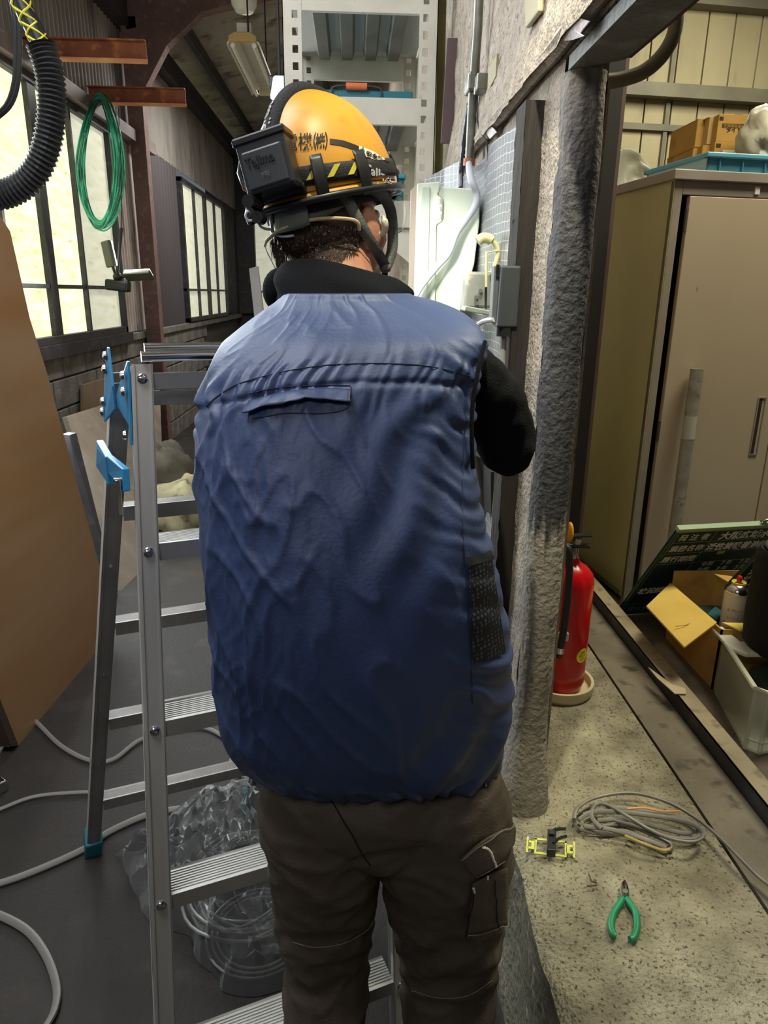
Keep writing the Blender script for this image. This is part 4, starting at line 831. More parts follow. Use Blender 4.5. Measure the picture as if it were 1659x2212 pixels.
m_chalk = M('chalk_white', '#f0eee4', rough=.6); m_line = M('board_line', '#b9c2ae', rough=.6); m_ch2 = M('chalk_soft', '#a9b3a4', rough=.8); m_prt = M('print_grey', '#cfd0c0', rough=.6)
t, mf, n_b = board(bo, (.97, .23, -.03), (.15, -.5, .86), .60, .455, 'green construction blackboard with white Japanese lettering leaning in front of the locker')
def ln(a0, b0, a1, b1, wd=.0014):
    m = MB(); 
    if abs(a1-a0) > abs(b1-b0): m.add([mf(a0, b0-wd/2, .0014), mf(a1, b1-wd/2, .0014), mf(a1, b1+wd/2, .0014), mf(a0, b0+wd/2, .0014)], [(0, 1, 2, 3)])
    else: m.add([mf(a0-wd/2, b0, .0014), mf(a0+wd/2, b0, .0014), mf(a1+wd/2, b1, .0014), mf(a1-wd/2, b1, .0014)], [(0, 1, 2, 3)])
    m.build('ruled_line', m_line, t, smooth=0)
rows = [.395, .34, .285, .06]
for b in rows: ln(.015, b, .59, b)
ln(.015, .02, .015, .445); ln(.155, .06, .155, .445); ln(.015, .445, .59, .445)
def bt(s, a, b, size, mat=m_prt, bold=0, sx=1, nm='lettering'): text(s, lambda x, y, z: mf(a+x, b+y, .0012+abs(z)*0+z), size, mat, t, name=nm, bold=bold, sx=sx, th=.0004)
bt('発 注 者', .026, .407, .033, bold=.0004, sx=.97); bt('業務名称', .022, .352, .033, bold=.0004, sx=.97); bt('履行期間', .022, .297, .033, bold=.0004, sx=.97)
bt('大阪広域水道企業団', .180, .403, .040, m_chalk, .001, .98); bt('活性炭吸着池設備補修', .162, .349, .039, m_chalk, .001, .87)
bt('令和　７年　７月', .195, .262, .026, m_prt, 0, .95); bt('令和　８年　３月', .195, .232, .026, m_prt, 0, .95)
bt('DS点検', .195, .165, .05, m_ch2, 0, .9, 'chalk_writing')
bt('状況説明', .022, .125, .034, m_chalk, .001, .95); bt('受注者', .03, .022, .028, M('print_dim', '#6b7464', rough=.7))
MB().add([mf(.22, .325, .003), mf(.25, .325, .003), mf(.25, .343, .003), mf(.22, .343, .003)], [(0, 1, 2, 3)]).build('tape_piece', M('green_tape', '#9fb46a', rough=.5), t, smooth=0)
hp = sp([mf(.31, .468, -.003), mf(.325, .482, -.003), mf(.40, .486, -.003), mf(.475, .482, -.003), mf(.49, .468, -.003)], 6)
hd = MB().tube(hp, .006, 10, flat=.8).build('handle', m_chrome, t)
for a in (.305, .322, .478, .495): MB().cyl(mf(a, .466, -.003), mf(a, .474, -.003), .005, n=10).build('rivet', m_chrome, hd)
bo2 = P(1575, 1262, Y=1.93)
t, mf, n_b = board(bo2, (.97, .23, -.03), (.35, -.5, .86), .40, .30, 'second green blackboard at the right edge, in front of the larger one')
for k, ch in enumerate('状況説明欄'):
    text(ch, (lambda kk: lambda x, y, z: mf(.03+x, .01+kk*.042+y, .0012+z))(k), .036, m_chalk, t, bold=.001, th=.0004)
# ---------------------------------------------------------------- open carton, spray can, bin
bx0, bx1, by0, by1, bz1 = 1.03, 1.33, 1.74, 2.06, .615
t = tag(thing('cardboard_box', '', '', ((bx0+bx1)/2, (by0+by1)/2, .42)), 'open brown carton with its flap folded out below the blackboard', 'box')
m = box(bx0, bx0+.005, by0, by1, .425, bz1); m.box(bx1-.005, bx1, by0, by1, .425, bz1); m.box(bx0, bx1, by0, by0+.005, .425, bz1); m.box(bx0, bx1, by1-.005, by1, .425, bz1+.05); m.box(bx0, bx1, by0, by1, .422, .428); m.build('carton_walls', m_kraft, t, smooth=0)
fp = [P(1396, 1312, Z=.62), P(1478, 1401, Z=.60), P(1548, 1348, Z=.63), P(1448, 1262, Z=.62)]
MB().prism(fp, (0, 0, .005)).build('flap', m_kraft2, t, smooth=0)
ce = sum(fp, V((0, 0, 0)))/4
MB().tube(sp([ce+V((-.05, -.09, .007)), ce+V((-.01, -.08, .008)), ce+V((.03, -.03, .008))], 5), .0012, 4).build('crease', m_kraft, t)
MB().prism([P(1559, 1347, Z=.62), P(1640, 1350, Z=.62), P(1640, 1362, Z=.62), P(1600, 1364, Z=.62)], (0, 0, .004)).build('flap', M('flap_bright', '#ead463', rough=.7), t, smooth=0)
MB().prism([P(1542, 1242, Z=.66), P(1580, 1247, Z=.66), P(1625, 1280, Z=.66), P(1600, 1275, Z=.66)], (0, 0, .004)).build('flap', m_kraft, t, smooth=0)
tag(MB().prism([P(x, y, Z=.60) for x, y in ((1545, 1310), (1565, 1322), (1548, 1338), (1528, 1326))], (0, 0, -.02)).build('parts_packet', M('teal_packet', '#2a5f63', '#1f4a50', 8, .4), smooth=0), 'small teal packet lying inside the open carton', 'packet')
tag(box(1.06, 1.28, 1.80, 2.03, .43, .56).build('dark_case', M('case_green', '#0f2723', rough=.5), smooth=0, bevel=.01), 'dark green case filling the open carton', 'case')
sc0 = P(1590, 1345, Z=.60); c = V((sc0.x, sc0.y+.02, .562))
t = tag(thing('spray_can', '', '', c), 'white spray can with a red nozzle standing in the open carton', 'spray can')
MB().lathe([(.032, 0), (.034, .004), (.034, .115), (.034, .13)], c, n=32).build('can_body', M('can_white', '#ddd6c6', rough=.4), t)
MB().lathe([(.0345, .128), (.036, .132), (.034, .138), (.029, .146), (.021, .152), (.019, .153)], c, n=32).build('shoulder', m_chrome, t)
MB().lathe([(.019, .150), (.0195, .158), (.016, .158), (.012, .153)], c, n=28).build('collar', M('can_gold', '#d8cf4c', rough=.3), t)
MB().lathe([(.0055, .152), (.0075, .162), (.0075, .172), (.005, .176)], c, n=18).build('nozzle', M('nozzle_red', '#cc1f2c', rough=.35), t)
def canmap(ang, z):
    return lambda a, b, q: V((c.x+(.0343+q)*math.sin(ang+a/.034), c.y-(.0343+q)*math.cos(ang+a/.034), c.z+z+b))
m_wine = M('wine_ink', '#6b3b3a', rough=.5)
text('スプレー', canmap(-1.15, .075), .011, m_ink, t, th=.0001); text('シリコン', canmap(-1.1, .05), .012, m_wine, t, th=.0001)
cmm = canmap(-.85, .04); MB().add([cmm(x, y, .0002) for x, y in ((-.014, -.003), (.014, -.003), (.014, .003), (-.014, .003))], [(0, 1, 2, 3)]).build('label_bar', m_wine, t, smooth=0)
for k in range(4): text('無溶剤', canmap(.35, .095-.02*k), .008, m_ink, t, th=.0001)
# translucent container
co = P(1618, 1632, Z=.423); cw = V((.97, .23, 0)).normalized(); cd = V((.20, .98, 0)).normalized()
mcl = M('clear_bin', '#dfe2cf', '#c9ccb8', 6, .3); mcl.node_tree.nodes['Principled BSDF'].inputs['Alpha'].default_value = .42
t = tag(thing('plastic_container', '', '', co), 'translucent plastic storage container at the right edge on the raised floor', 'container')
def cf(a, b, z): return co+cw*a+cd*b+V((0, 0, z))
Wc, Dc_, Hc = .42, .29, .17
def wallq(a0, b0, a1, b1, nm, z0=0, z1=Hc, th=.004): 
    p, q = cf(a0, b0, z0), cf(a1, b1, z0); u = (q-p).normalized(); nn = u.cross(V((0, 0, 1))); return MB().prism([p, q, q+V((0, 0, z1-z0)), p+V((0, 0, z1-z0))], nn*th).build(nm, mcl, t, smooth=0, bevel=.0015)
wallq(.03, 0, Wc, 0, 'front_wall'); wallq(0, Dc_, 0, .03, 'side_wall'); wallq(0, .03, .03, 0, 'corner_wall'); wallq(Wc, Dc_, 0, Dc_, 'back_wall')
MB().prism([cf(0, .03, 0), cf(.03, 0, 0), cf(Wc, 0, 0), cf(Wc, Dc_, 0), cf(0, Dc_, 0)], (0, 0, .004)).build('base', mcl, t, smooth=0)
for a, b in ((0, .03), (.03, 0)): MB().cyl(cf(a, b, 0), cf(a, b, Hc), .006, n=8).build('corner_rib', mcl, t)
mr3 = M('bin_rim', '#c9ccb4', rough=.35)
MB().tube([cf(-.004, Dc_, Hc), cf(-.004, .03, Hc), cf(.03, -.004, Hc), cf(Wc, -.004, Hc)], .007, 8).build('rim', mr3, t)
for zz in (.03,): MB().tube([cf(-.002, .03, zz), cf(.03, -.002, zz), cf(Wc, -.002, zz)], .003, 6).build('moulding', mr3, t)
tag(MB().ob(cf(.2, .15, .055), cw*.12, cd*.1, V((0, 0, .045))).build('packed_parts', M('parts_teal', '#44524a', '#2d3a36', 9, .6), smooth=0, bevel=.01), 'dark greenish contents inside the translucent container', 'parts')
q = [P(x, y, Z=.60) for x, y in ((1538, 1356), (1560, 1352), (1600, 1385), (1659, 1380), (1659, 1412), (1612, 1412), (1575, 1398))]
def bg(u, v):
    k = u*(len(q)-1); i = min(len(q)-2, int(k)); e = q[i].lerp(q[i+1], k-i); return e+V((.0, .02*v, -.16*v*0+.012*noise.noise(e*40)-.03*v))
tag(MB().prism(q, (0, 0, -.012)).build('paper_bag', M('white_bag', '#e9e9da', '#d3d3c0', 10, .6, bump=.8, bs=30), smooth=0, bevel=.004), 'white crumpled paper lying on the edge of the translucent container', 'paper')
c = P(1652, 1465, Y=1.62); c = V((c.x+.065, 1.66, .595))
t = tag(thing('black_drum', '', '', c), 'black round bag standing on the container at the right edge', 'bag')
MB().lathe([(.09, 0), (.105, .02), (.11, .1), (.108, .26), (.1, .285), (.09, .28), (.088, .2)], c, n=32).build('body', M('black_cloth', '#0c0d10', '#111216', 12, .9, bump=.4), t)
MB().tube([c+V((.085*math.cos(a), .085*math.sin(a), .287)) for a in [2*PI*k/24 for k in range(24)]], .006, 8, True).build('rim', M('rim_grey', '#3d4044', rough=.5), t)
MB().tube([c+V((.06*math.cos(a), .06*math.sin(a), .285)) for a in [2*PI*k/24 for k in range(24)]], .004, 8, True).build('draw_cord', m_blackr, t)
# ---------------------------------------------------------------- small things on the slab
ZT = ZS+.006
m_grn = M('plier_green', '#1f8a5c', '#1a7a50', 10, .4)
t = tag(thing('nippers', '', '', P(1348, 1985, Z=ZS)), 'small wire nippers with green handles lying open on the concrete slab', 'pliers')
def pt(x, y, z=ZT+.004): return P(x, y, Z=z)
MB().tube(sp([pt(1347, 1936), pt(1340, 1950), pt(1326, 1972), pt(1320, 1998), pt(1325, 2018), pt(1331, 2022)], 6), [.0045]*3+[.0062]*28, 10).build('handle', m_grn, t)
MB().tube(sp([pt(1351, 1936), pt(1360, 1952), pt(1373, 1972), pt(1376, 2002), pt(1370, 2024), pt(1361, 2030)], 6), [.0045]*3+[.0062]*28, 10).build('handle', m_grn, t)
m = MB(); m.tube([pt(1349, 1940), pt(1346, 1926), pt(1346, 1912), pt(1349, 1902)], [.006, .0055, .004, .0015], 8); m.tube([pt(1352, 1940), pt(1353, 1926), pt(1352, 1912), pt(1350, 1902)], [.006, .0055, .004, .0015], 8); m.build('jaw', m_chrome, t)
MB().lathe([(.005, 0), (.005, .003)], pt(1350, 1930)+V((0, 0, .003)), n=14).build('pivot', m_zinc, t)
# switch mounting frame
t = tag(thing('mounting_frame', '', '', P(1188, 1830, Z=ZS)), 'yellow metal switch mounting frame with a black socket insert on the slab', 'switch frame')
my = M('frame_yellow', '#d6d873', '#c8c964', 9, .4)
def fp2(a, b): # local coordinates in cm-like units mapped on the slab
    o = P(1137, 1826, Z=ZT+.004); x = (P(1242, 1838, Z=ZT+.004)-o); y = (P(1160, 1800, Z=ZT+.004)-P(1158, 1832, Z=ZT+.004)); return o+x*a+y*b
def strip(a0, a1, b0, b1): MB().prism([fp2(a0, b0), fp2(a1, b0), fp2(a1, b1), fp2(a0, b1)], (0, 0, .0022)).build('strip', my, t, smooth=0)
for a in ((0, .04, -.5, .55), (.96, 1, -.5, .55), (.03, .18, .15, .3), (.03, .18, -.25, -.1), (.82, .97, .15, .3), (.82, .97, -.25, -.1), (.17, .21, -.42, .5), (.79, .83, -.42, .5), (.17, .83, .40, .52), (.17, .83, -.52, -.40), (.1, .18, -.1, .15), (.82, .9, -.1, .15)): strip(*a)
MB().prism([fp2(.42, -.6), fp2(.6, -.6), fp2(.6, .75), fp2(.42, .75)], (0, 0, .018)).build('socket_insert', m_black, t, smooth=0, bevel=.002)
MB().prism([fp2(.44, .3), fp2(.56, .3), fp2(.56, .6), fp2(.44, .6)], (0, 0, .024)).build('terminal', m_blackr, t, smooth=0, bevel=.001)
for pp in (((1186, 1800), (1200, 1792), (1222, 1790)), ((1195, 1822), (1207, 1812), (1224, 1806))): MB().tube(sp([P(x, y, Z=ZT+.022) for x, y in pp], 6), .003, 6).build('wire_stub', m_black, t)
# cable heap
t = tag(thing('cable_coil', '', '', P(1380, 1775, Z=ZS)), 'loose heap of grey cable coiled on the concrete slab', 'cable')
m_gc2 = M('coil_grey', '#86817a', '#77726b', 30, .5)
def cb(pts, z, r=.0048, nm='cable_strand', mat=None):
    MB().tube(sp([P(x, y, Z=ZT+z+.004*math.sin(i*2.1)) for i, (x, y) in enumerate(pts)], 7), r, 8, flat=.75).build(nm, mat or m_gc2, t)
cb([(1240, 1770), (1248, 1745), (1290, 1722), (1365, 1713), (1440, 1732), (1500, 1765), (1550, 1805), (1600, 1855), (1640, 1895), (1680, 1925)], .02, .005)
cb([(1240, 1770), (1255, 1790), (1300, 1800), (1350, 1796), (1400, 1820), (1445, 1836), (1446, 1822), (1400, 1800), (1350, 1782), (1300, 1785)], .006)
cb([(1300, 1790), (1278, 1765), (1285, 1740), (1310, 1738), (1350, 1760), (1400, 1790), (1450, 1812), (1500, 1818), (1520, 1800), (1490, 1778), (1430, 1765), (1350, 1755), (1280, 1755), (1250, 1772)], .026)
cb([(1260, 1760), (1330, 1745), (1420, 1758), (1480, 1772), (1512, 1795), (1495, 1812), (1440, 1806), (1380, 1786), (1320, 1770)], .014)
cb([(1262, 1785), (1320, 1792), (1390, 1812), (1440, 1832)], .016)
cb([(1290, 1772), (1360, 1770), (1420, 1786), (1480, 1800), (1505, 1790)], .01)
cb([(1355, 1747), (1390, 1745), (1430, 1752), (1470, 1752)], .024, .0022, 'bare_core', M('core_orange', '#d99a5a', rough=.5))
cb([(1350, 1805), (1390, 1822), (1430, 1836), (1448, 1834)], .02, .003, 'bare_core', M('core_yellow', '#a8904e', rough=.5))
tag(MB().tube([P(x, y, Z=ZT+.003) for x, y in ((1272, 1889), (1278, 1904), (1289, 1907), (1288, 1912), (1268, 1914))], .0016, 6).build('wire_offcut', M('rust_wire', '#5a3d2c', rough=.7)), 'bent rusty wire offcut on the slab beside the green nippers', 'wire')
# ---------------------------------------------------------------- step ladder
lu = V((.937, .349, 0)); LW = .44
def FS(z, s=0): return V((-.312-.025*z*1.0, .822+.268*z, z))+lu*s
def BS(z, s=0): return V((-.722+.226*z, 1.62-.232*z, z))+lu*s
dF = (FS(1)-FS(0)).normalized(); dB = (BS(1)-BS(0)).normalized()
nF = lu.cross(dF).normalized(); nB = lu.cross(dB).normalized()      # depth directions of the stiles (away from the camera)
if nF.y < 0: nF = -nF
if nB.y < 0: nB = -nB
t = tag(thing('step_ladder', '', '', (-.35, 1.2, 0)), 'aluminium folding step ladder with blue hinge plates standing behind the worker', 'ladder')
def stile(f, d, n, s, z0, z1, name, mat, inner):
    a, b = f(z0, s), f(z1, s); w = .034; dp = .048; th = .0025
    m = MB(); m.ob((a+b)/2, (b-a)/2, lu*w/2, n*th/2)                       # web facing the camera
    sd = -1 if inner > 0 else 1
    fl2 = MB().ob((a+b)/2+lu*sd*(w/2-th/2)+n*dp/2, (b-a)/2, lu*th/2, n*dp/2)
    m.ob((a+b)/2+lu*(w/2-th/2)*-sd+n*.006, (b-a)/2, lu*th/2, n*.006)
    m.ob((a+b)/2+n*dp+lu*sd*.005, (b-a)/2, lu*(w/2-.005), n*th/2)
    for e in (-1, 1): m.ob((a+b)/2+lu*e*(w/2-.004)-n*.0015, (b-a)/2, lu*.0016, n*.0015)
    so = m.build(name, mat, t, smooth=0); fl2.build('flange', M('aluminium_lit_side', '#dcdcda', rough=.35, metal=.3), so, smooth=0); return so  # flange in a brighter aluminium, its highlight put into the colour
zr = [1.085, .795, .505, .215]
fs = []
for s in (0, 1):
    f_ = stile(FS, dF, nF, s*LW, .03, 1.385, 'front_stile', m_alu, 1 if s == 0 else -1); fs.append(f_)
    b_s = stile(BS, dB, nB, s*LW, .03, 1.34, 'rear_stile', m_alud, 1 if s == 0 else -1)
    for zz in [1.362]+zr:
        c = FS(zz, s*LW); MB().lathe([(.0085, 0), (.0085, .002), (.006, .0045), (.001, .005)], c-nF*.001, -nF, 16).build('rivet', m_chrome, f_)
    for zz in [.95, .65, .36]:
        c = BS(zz, s*LW); MB().lathe([(.005, 0), (.004, .003)], c-nB*.001, -nB, 12).build('rivet', m_chrome, b_s)
    for f, dd, n in ((FS, dF, nF), (BS, dB, nB)):
        c = f(.028, s*LW)+n*.022; MB().ob(c, lu*.023, n*.032, dd*.03).build('foot_cap', m_teal, t, smooth=0, bevel=.006)
def step(f, n, d, z, dp, name, mat, deep):
    a = f(z, .016); L = lu*(LW-.032); up = V((0, 0, 1)); fwd = V((-lu.y, lu.x, 0))
    prof = [(0, -.03), (0, 0)]; N = 9
    for k in range(N):
        x = .004+(deep-.008)*k/N; w = (deep-.008)/N
        prof += [(x, 0), (x+w*.5, 0), (x+w*.5, -.0018), (x+w, -.0018)]
    prof += [(deep, 0), (deep, -.03), (deep-.003, -.03), (deep-.003, -.005), (.003, -.005), (.003, -.03)]
    return MB().prism([a+fwd*x+up*y for x, y in prof], L).build(name, mat, t, smooth=0)
steps = [step(FS, nF, dF, z+.012, 0, 'step', m_alu, .062) for z in zr]
rsteps = [step(BS, nB, dB, z+.0, 0, 'rear_rung', m_alud, .042) for z in (1.085, .795, .505, .215)]
a = FS(1.375, .016)+nF*.004; MB().ob(a+lu*(LW-.032)/2+V((0, 0, -.018)), lu*(LW-.032)/2, nF*.003, V((0, 0, .014))).build('top_rail', m_alu, t, smooth=0, bevel=.001)
MB().ob(a+lu*(LW-.032)/2+V((0, 0, -.042))+nF*.03, lu*(LW-.032)/2, nF*.003, V((0, 0, .012))).build('top_rail', m_alud, t, smooth=0)
for q, (dy, dz) in enumerate(((-.0, .012), (.022, .024))):
    p0 = FS(1.385, .0)+V((0, dy, dz)); MB().cyl(p0, p0+lu*LW, .0085, n=18).build('top_tube', m_chrome, t)
# hinge plates
for s in (0, 1):
    o_ = lu*(s*LW)+(lu*(-.022) if s == 0 else lu*.022); A, B = FS(1.41)+nF*.02+o_, BS(1.41)+nB*.0+o_
    f1 = FS(1.15)+nF*.022+o_; b1 = BS(1.20)+nB*.022+o_; up = V((0, 0, 1)); fwd = V((-lu.y, lu.x, 0))
    mid = (FS(1.30)+BS(1.30))/2+o_+nF*.012
    MB().prism([FS(1.39)+nF*.002+o_, FS(1.395)+nF*.03+o_, mid+fwd*.0+V((0, 0, .03)), mid+V((0, 0, .01)), FS(1.29)+nF*.032+o_, FS(1.262)+nF*.03+o_, FS(1.258)+nF*.010+o_], lu*.004).build('hinge_plate', m_blue, t, smooth=0, bevel=.001)
    MB().prism([BS(1.268)-nB*.002+o_-lu*.005, BS(1.268)+nB*.03+o_-lu*.005, BS(1.35)+nB*.03+o_-lu*.005, BS(1.40)+nB*.015+o_-lu*.005, BS(1.405)-nB*.005+o_-lu*.005, mid+V((0, 0, .045))-lu*.005, mid+V((0, 0, .005))-lu*.005], lu*.004).build('hinge_plate', m_blue, t, smooth=0, bevel=.001)
    for c in (FS(1.37)+nF*.018, FS(1.345)+nF*.022, FS(1.275)+nF*.02, BS(1.385)+nB*.012, BS(1.36)+nB*.014, BS(1.30)+nB*.014, BS(1.28)+nB*.014):
        MB().lathe([(.0085, 0), (.0075, .004), (.003, .006)], c+o_-lu*.006, -lu, 12).build('rivet', m_chrome, t)
# locking stay
o_ = lu*-.024
L = [FS(1.035)+nF*.01+o_, FS(1.0)+nF*.012+o_, BS(1.12)+nB*.02+o_, BS(1.165)+nB*.02+o_]
ly = MB().prism([FS(1.222)+nF*.012+o_, FS(1.185)+nF*.012+o_, (FS(1.19)+BS(1.17))/2+o_+V((0, 0, .01)), (FS(1.19)+BS(1.17))/2+o_+V((0, 0, .042))], -lu*.012).build('lock_bracket', m_blue, t, smooth=0, bevel=.002)
MB().prism([(FS(1.19)+BS(1.17))/2+o_+V((0, 0, -.012)), (FS(1.19)+BS(1.17))/2+o_+V((0, 0, .04)), BS(1.222)+nB*.02+o_, BS(1.218)+o_-nB*.006, BS(1.18)+o_-nB*.004], -lu*.014).build('lock_arm', m_blue, t, smooth=0, bevel=.002)
c = FS(1.205)+nF*.016+o_-lu*.012; MB().cyl(c, c-lu*.014, .004).ob(c-lu*.008+V((0, 0, -.03)), lu*.004, nF*.008, V((0, 0, .03))).build('lock_lever', m_chrome, t, smooth=30, bevel=.001)
# printed labels on the ladder
mlab = M('label_pale', '#c9c9c6', rough=.5); mprt = M('label_print', '#33343a', rough=.6)
def sticker(o, x, y, w, h, s, size, n=None):
    mp2 = plane_map(o, x, y)
    st = MB().add([mp2(0, 0, .0006), mp2(w, 0, .0006), mp2(w, h, .0006), mp2(0, h, .0006)], [(0, 1, 2, 3)]).build('label', mlab, t, smooth=0)
    if s: text(s, lambda a, b, c: mp2(a+w*.04, b+h*.28, .0012+c), size, mprt, st, th=.0001, bold=.0002)
sticker(FS(1.362, .11)-nF*.001+V((0, -.001, -.008)), lu, dF, .13, .013, '▲警告 天板に立たない', .0105)
o2 = BS(1.075, .035)-V((-lu.y, lu.x, 0))*.0012+V((0, 0, -.018))
sticker(o2, lu, V((0, 0, 1)), .15, .017, '▲注意 この面を昇降に使用禁止', .0095)
fw2 = V((-lu.y, lu.x, 0))
for z0, z1 in ((.38, .80),):
    a = FS(z0)-lu*.0178+nF*.006; b = FS(z1)-lu*.0178+nF*.006; y = (b-a)
    mp2 = plane_map(a+nF*.0, y, -nF); 
    st = MB().add([a-lu*.0005, a-lu*.0005+nF*.018, b-lu*.0005+nF*.018, b-lu*.0005], [(0, 1, 2, 3)]).build('label_strip', M('label_white2', '#dcdcd8', rough=.5), t, smooth=0)
    text('はしごとして使用 すべり 転倒 注意 最大使用質量100kg', lambda p, q, r: a+y.normalized()*(.01+p)+nF*(.014-q)-lu*(.001+abs(r)*.1), .013, mprt, st, th=.0001)
# ================================================================ the worker
from mathutils.bvhtree import BVHTree
def fuse(mb, name, mat, parent, vox=.006, it=8, disp=None, fac=.5):
    'union of shapes into one continuous skin'
    me = bpy.data.meshes.new('tmp'); me.from_pydata([tuple(p) for p in mb.v], [], mb.f)
    bm = bmesh.new(); bm.from_mesh(me); bmesh.ops.recalc_face_normals(bm, faces=bm.faces); bm.to_mesh(me); bm.free()
    o = bpy.data.objects.new('tmp', me); C.objects.link(o)
    md = o.modifiers.new('r', 'REMESH'); md.mode = 'VOXEL'; md.voxel_size = vox
    if it: s = o.modifiers.new('s', 'SMOOTH'); s.iterations = it; s.factor = fac
    bpy.context.view_layer.update()
    m2 = bpy.data.meshes.new_from_object(o.evaluated_get(bpy.context.evaluated_depsgraph_get()))
    vs = [v.co.copy() for v in m2.vertices]; ns = [v.normal.copy() for v in m2.vertices]; fs = [tuple(p.vertices) for p in m2.polygons]
    bpy.data.objects.remove(o); bpy.data.meshes.remove(me); bpy.data.meshes.remove(m2)
    if disp: vs = [p+n*disp(p) for p, n in zip(vs, ns)]
    q = MB().add(vs, fs); ob = q.build(name, mat, parent, smooth=180)
    return ob, q
def bvh(q): return BVHTree.FromPolygons([tuple(p) for p in q.v], q.f)
def ray(px, py): return (fw + cr*((px-W_/2)/F_) - cu*((py-H_/2)/F_)).normalized()
def on(trees, px, py, off=.001, Y=1.2):
    best = None
    for tr in trees:
        h = tr.ray_cast(CAM, ray(px, py))
        if h[0] is not None and (best is None or h[3] < best[3]): best = h
    if best is None: return P(px, py, Y=Y), V((0, -1, 0))
    n = best[1]; n = -n if n.dot(ray(px, py)) > 0 else n
    return best[0]+n*off, n
def laid(trees, rows, off, nu=16, nv=8, off2=None):
    'patch between a top and a bottom pixel curve, laid on the surface'
    top, bot = rows; m = MB()
    def cv(c, u):
        k = u*(len(c)-1); i = min(len(c)-2, int(k)); f = k-i; return (c[i][0]*(1-f)+c[i+1][0]*f, c[i][1]*(1-f)+c[i+1][1]*f)
    def fn(u, v):
        a, b = cv(top, u), cv(bot, u); x, y = a[0]*(1-v)+b[0]*v, a[1]*(1-v)+b[1]*v
        return on(trees, x, y, off+((off2-off)*v if off2 is not None else 0))[0]
    m.grid(fn, nu, nv)
    for _ in range(2):
        w = list(m.v)
        for j in range(nv):
            for i in range(1, nu-1): w[j*nu+i] = (m.v[j*nu+i-1]+m.v[j*nu+i]*2+m.v[j*nu+i+1])/4
        m.v = w
    return m
def line_on(trees, pts, r, off=.0005, k=6, n=6, flat=None, sm_=0):
    cu2 = sp([V((x, y, 0)) for x, y in pts], k); c = [on(trees, p.x, p.y, off)[0] for p in cu2]
    for _ in range(sm_): c = [c[0]]+[(c[i-1]+c[i]*2+c[i+1])/4 for i in range(1, len(c)-1)]+[c[-1]]
    return MB().tube(c, r, n, flat=flat)
person = tag(thing('person', '', '', (.02, .9, 0)), 'worker seen from behind in a navy padded vest and yellow helmet, bending to the panel', 'person')
m_skin = M('skin', '#c08a70', '#b47c64', 8, .5, bump=.15, bs=200)
m_vest = M('vest_navy', '#384972', '#32426a', 3, .5, bump=.08, bs=160)
m_knit = M('knit_black', '#0e0f13', rough=.95, bump=.3, bs=400, Specular_IOR_Level=.15)
m_trs = M('trousers_dark', '#574d43', '#4d443b', 4, .6, bump=.2, bs=250)
m_strap = M('strap_grey', '#5c605d', rough=.6, bump=.2, bs=300)
# ---- vest
rowsV = [ # y, left, right, Y centre, half depth, rise at the back
 (1640, 640, 1010, .955, .07, .02), (1676, 600, 1045, .95, .09, .034), (1664, 566, 1066, .95, .112, .036), (1640, 532, 1079, .95, .13, .034), (1600, 503, 1090, .95, .146, .03), (1540, 483, 1097, .95, .16, .02), (1430, 468, 1095, .952, .172, .008), (1330, 460, 1086, .956, .178, 0), (1200, 447, 1062, .97, .18, 0), (1080, 437, 1034, .99, .178, 0),
 (980, 431, 1019, 1.01, .172, 0), (880, 437, 1019, 1.03, .165, -.004), (800, 452, 1034, 1.045, .155, -.008), (750, 478, 1048, 1.055, .142, -.01), (712, 515, 1040, 1.065, .13, -.012), (682, 556, 1012, 1.08, .112, -.012), (658, 592, 960, 1.095, .098, -.01), (642, 612, 905, 1.105, .088, -.006), (634, 626, 880, 1.11, .08, 0), (650, 650, 850, 1.12, .06, 0)]
RV = []
for y, L, R_, D, b, rise in rowsV:
    a, c = P(L, y, Y=D), P(R_, y, Y=D); RV.append(((a+c)/2, (c-a)/2, b, rise, y))
def seam_y(s): # yoke seam height in pixels against the position across the back
    pts = [(-1.0, 872), (-.82, 845), (-.35, 800), (.1, 786), (.5, 790), (.95, 814)]
    s = max(-1, min(.95, s))
    for i in range(5):
        if s <= pts[i+1][0]: f = (s-pts[i][0])/(pts[i+1][0]-pts[i][0]); return pts[i][1]*(1-f)+pts[i+1][1]*f
    return 814
nz3 = lambda a, b, c: noise.noise(V((a, b, c)))
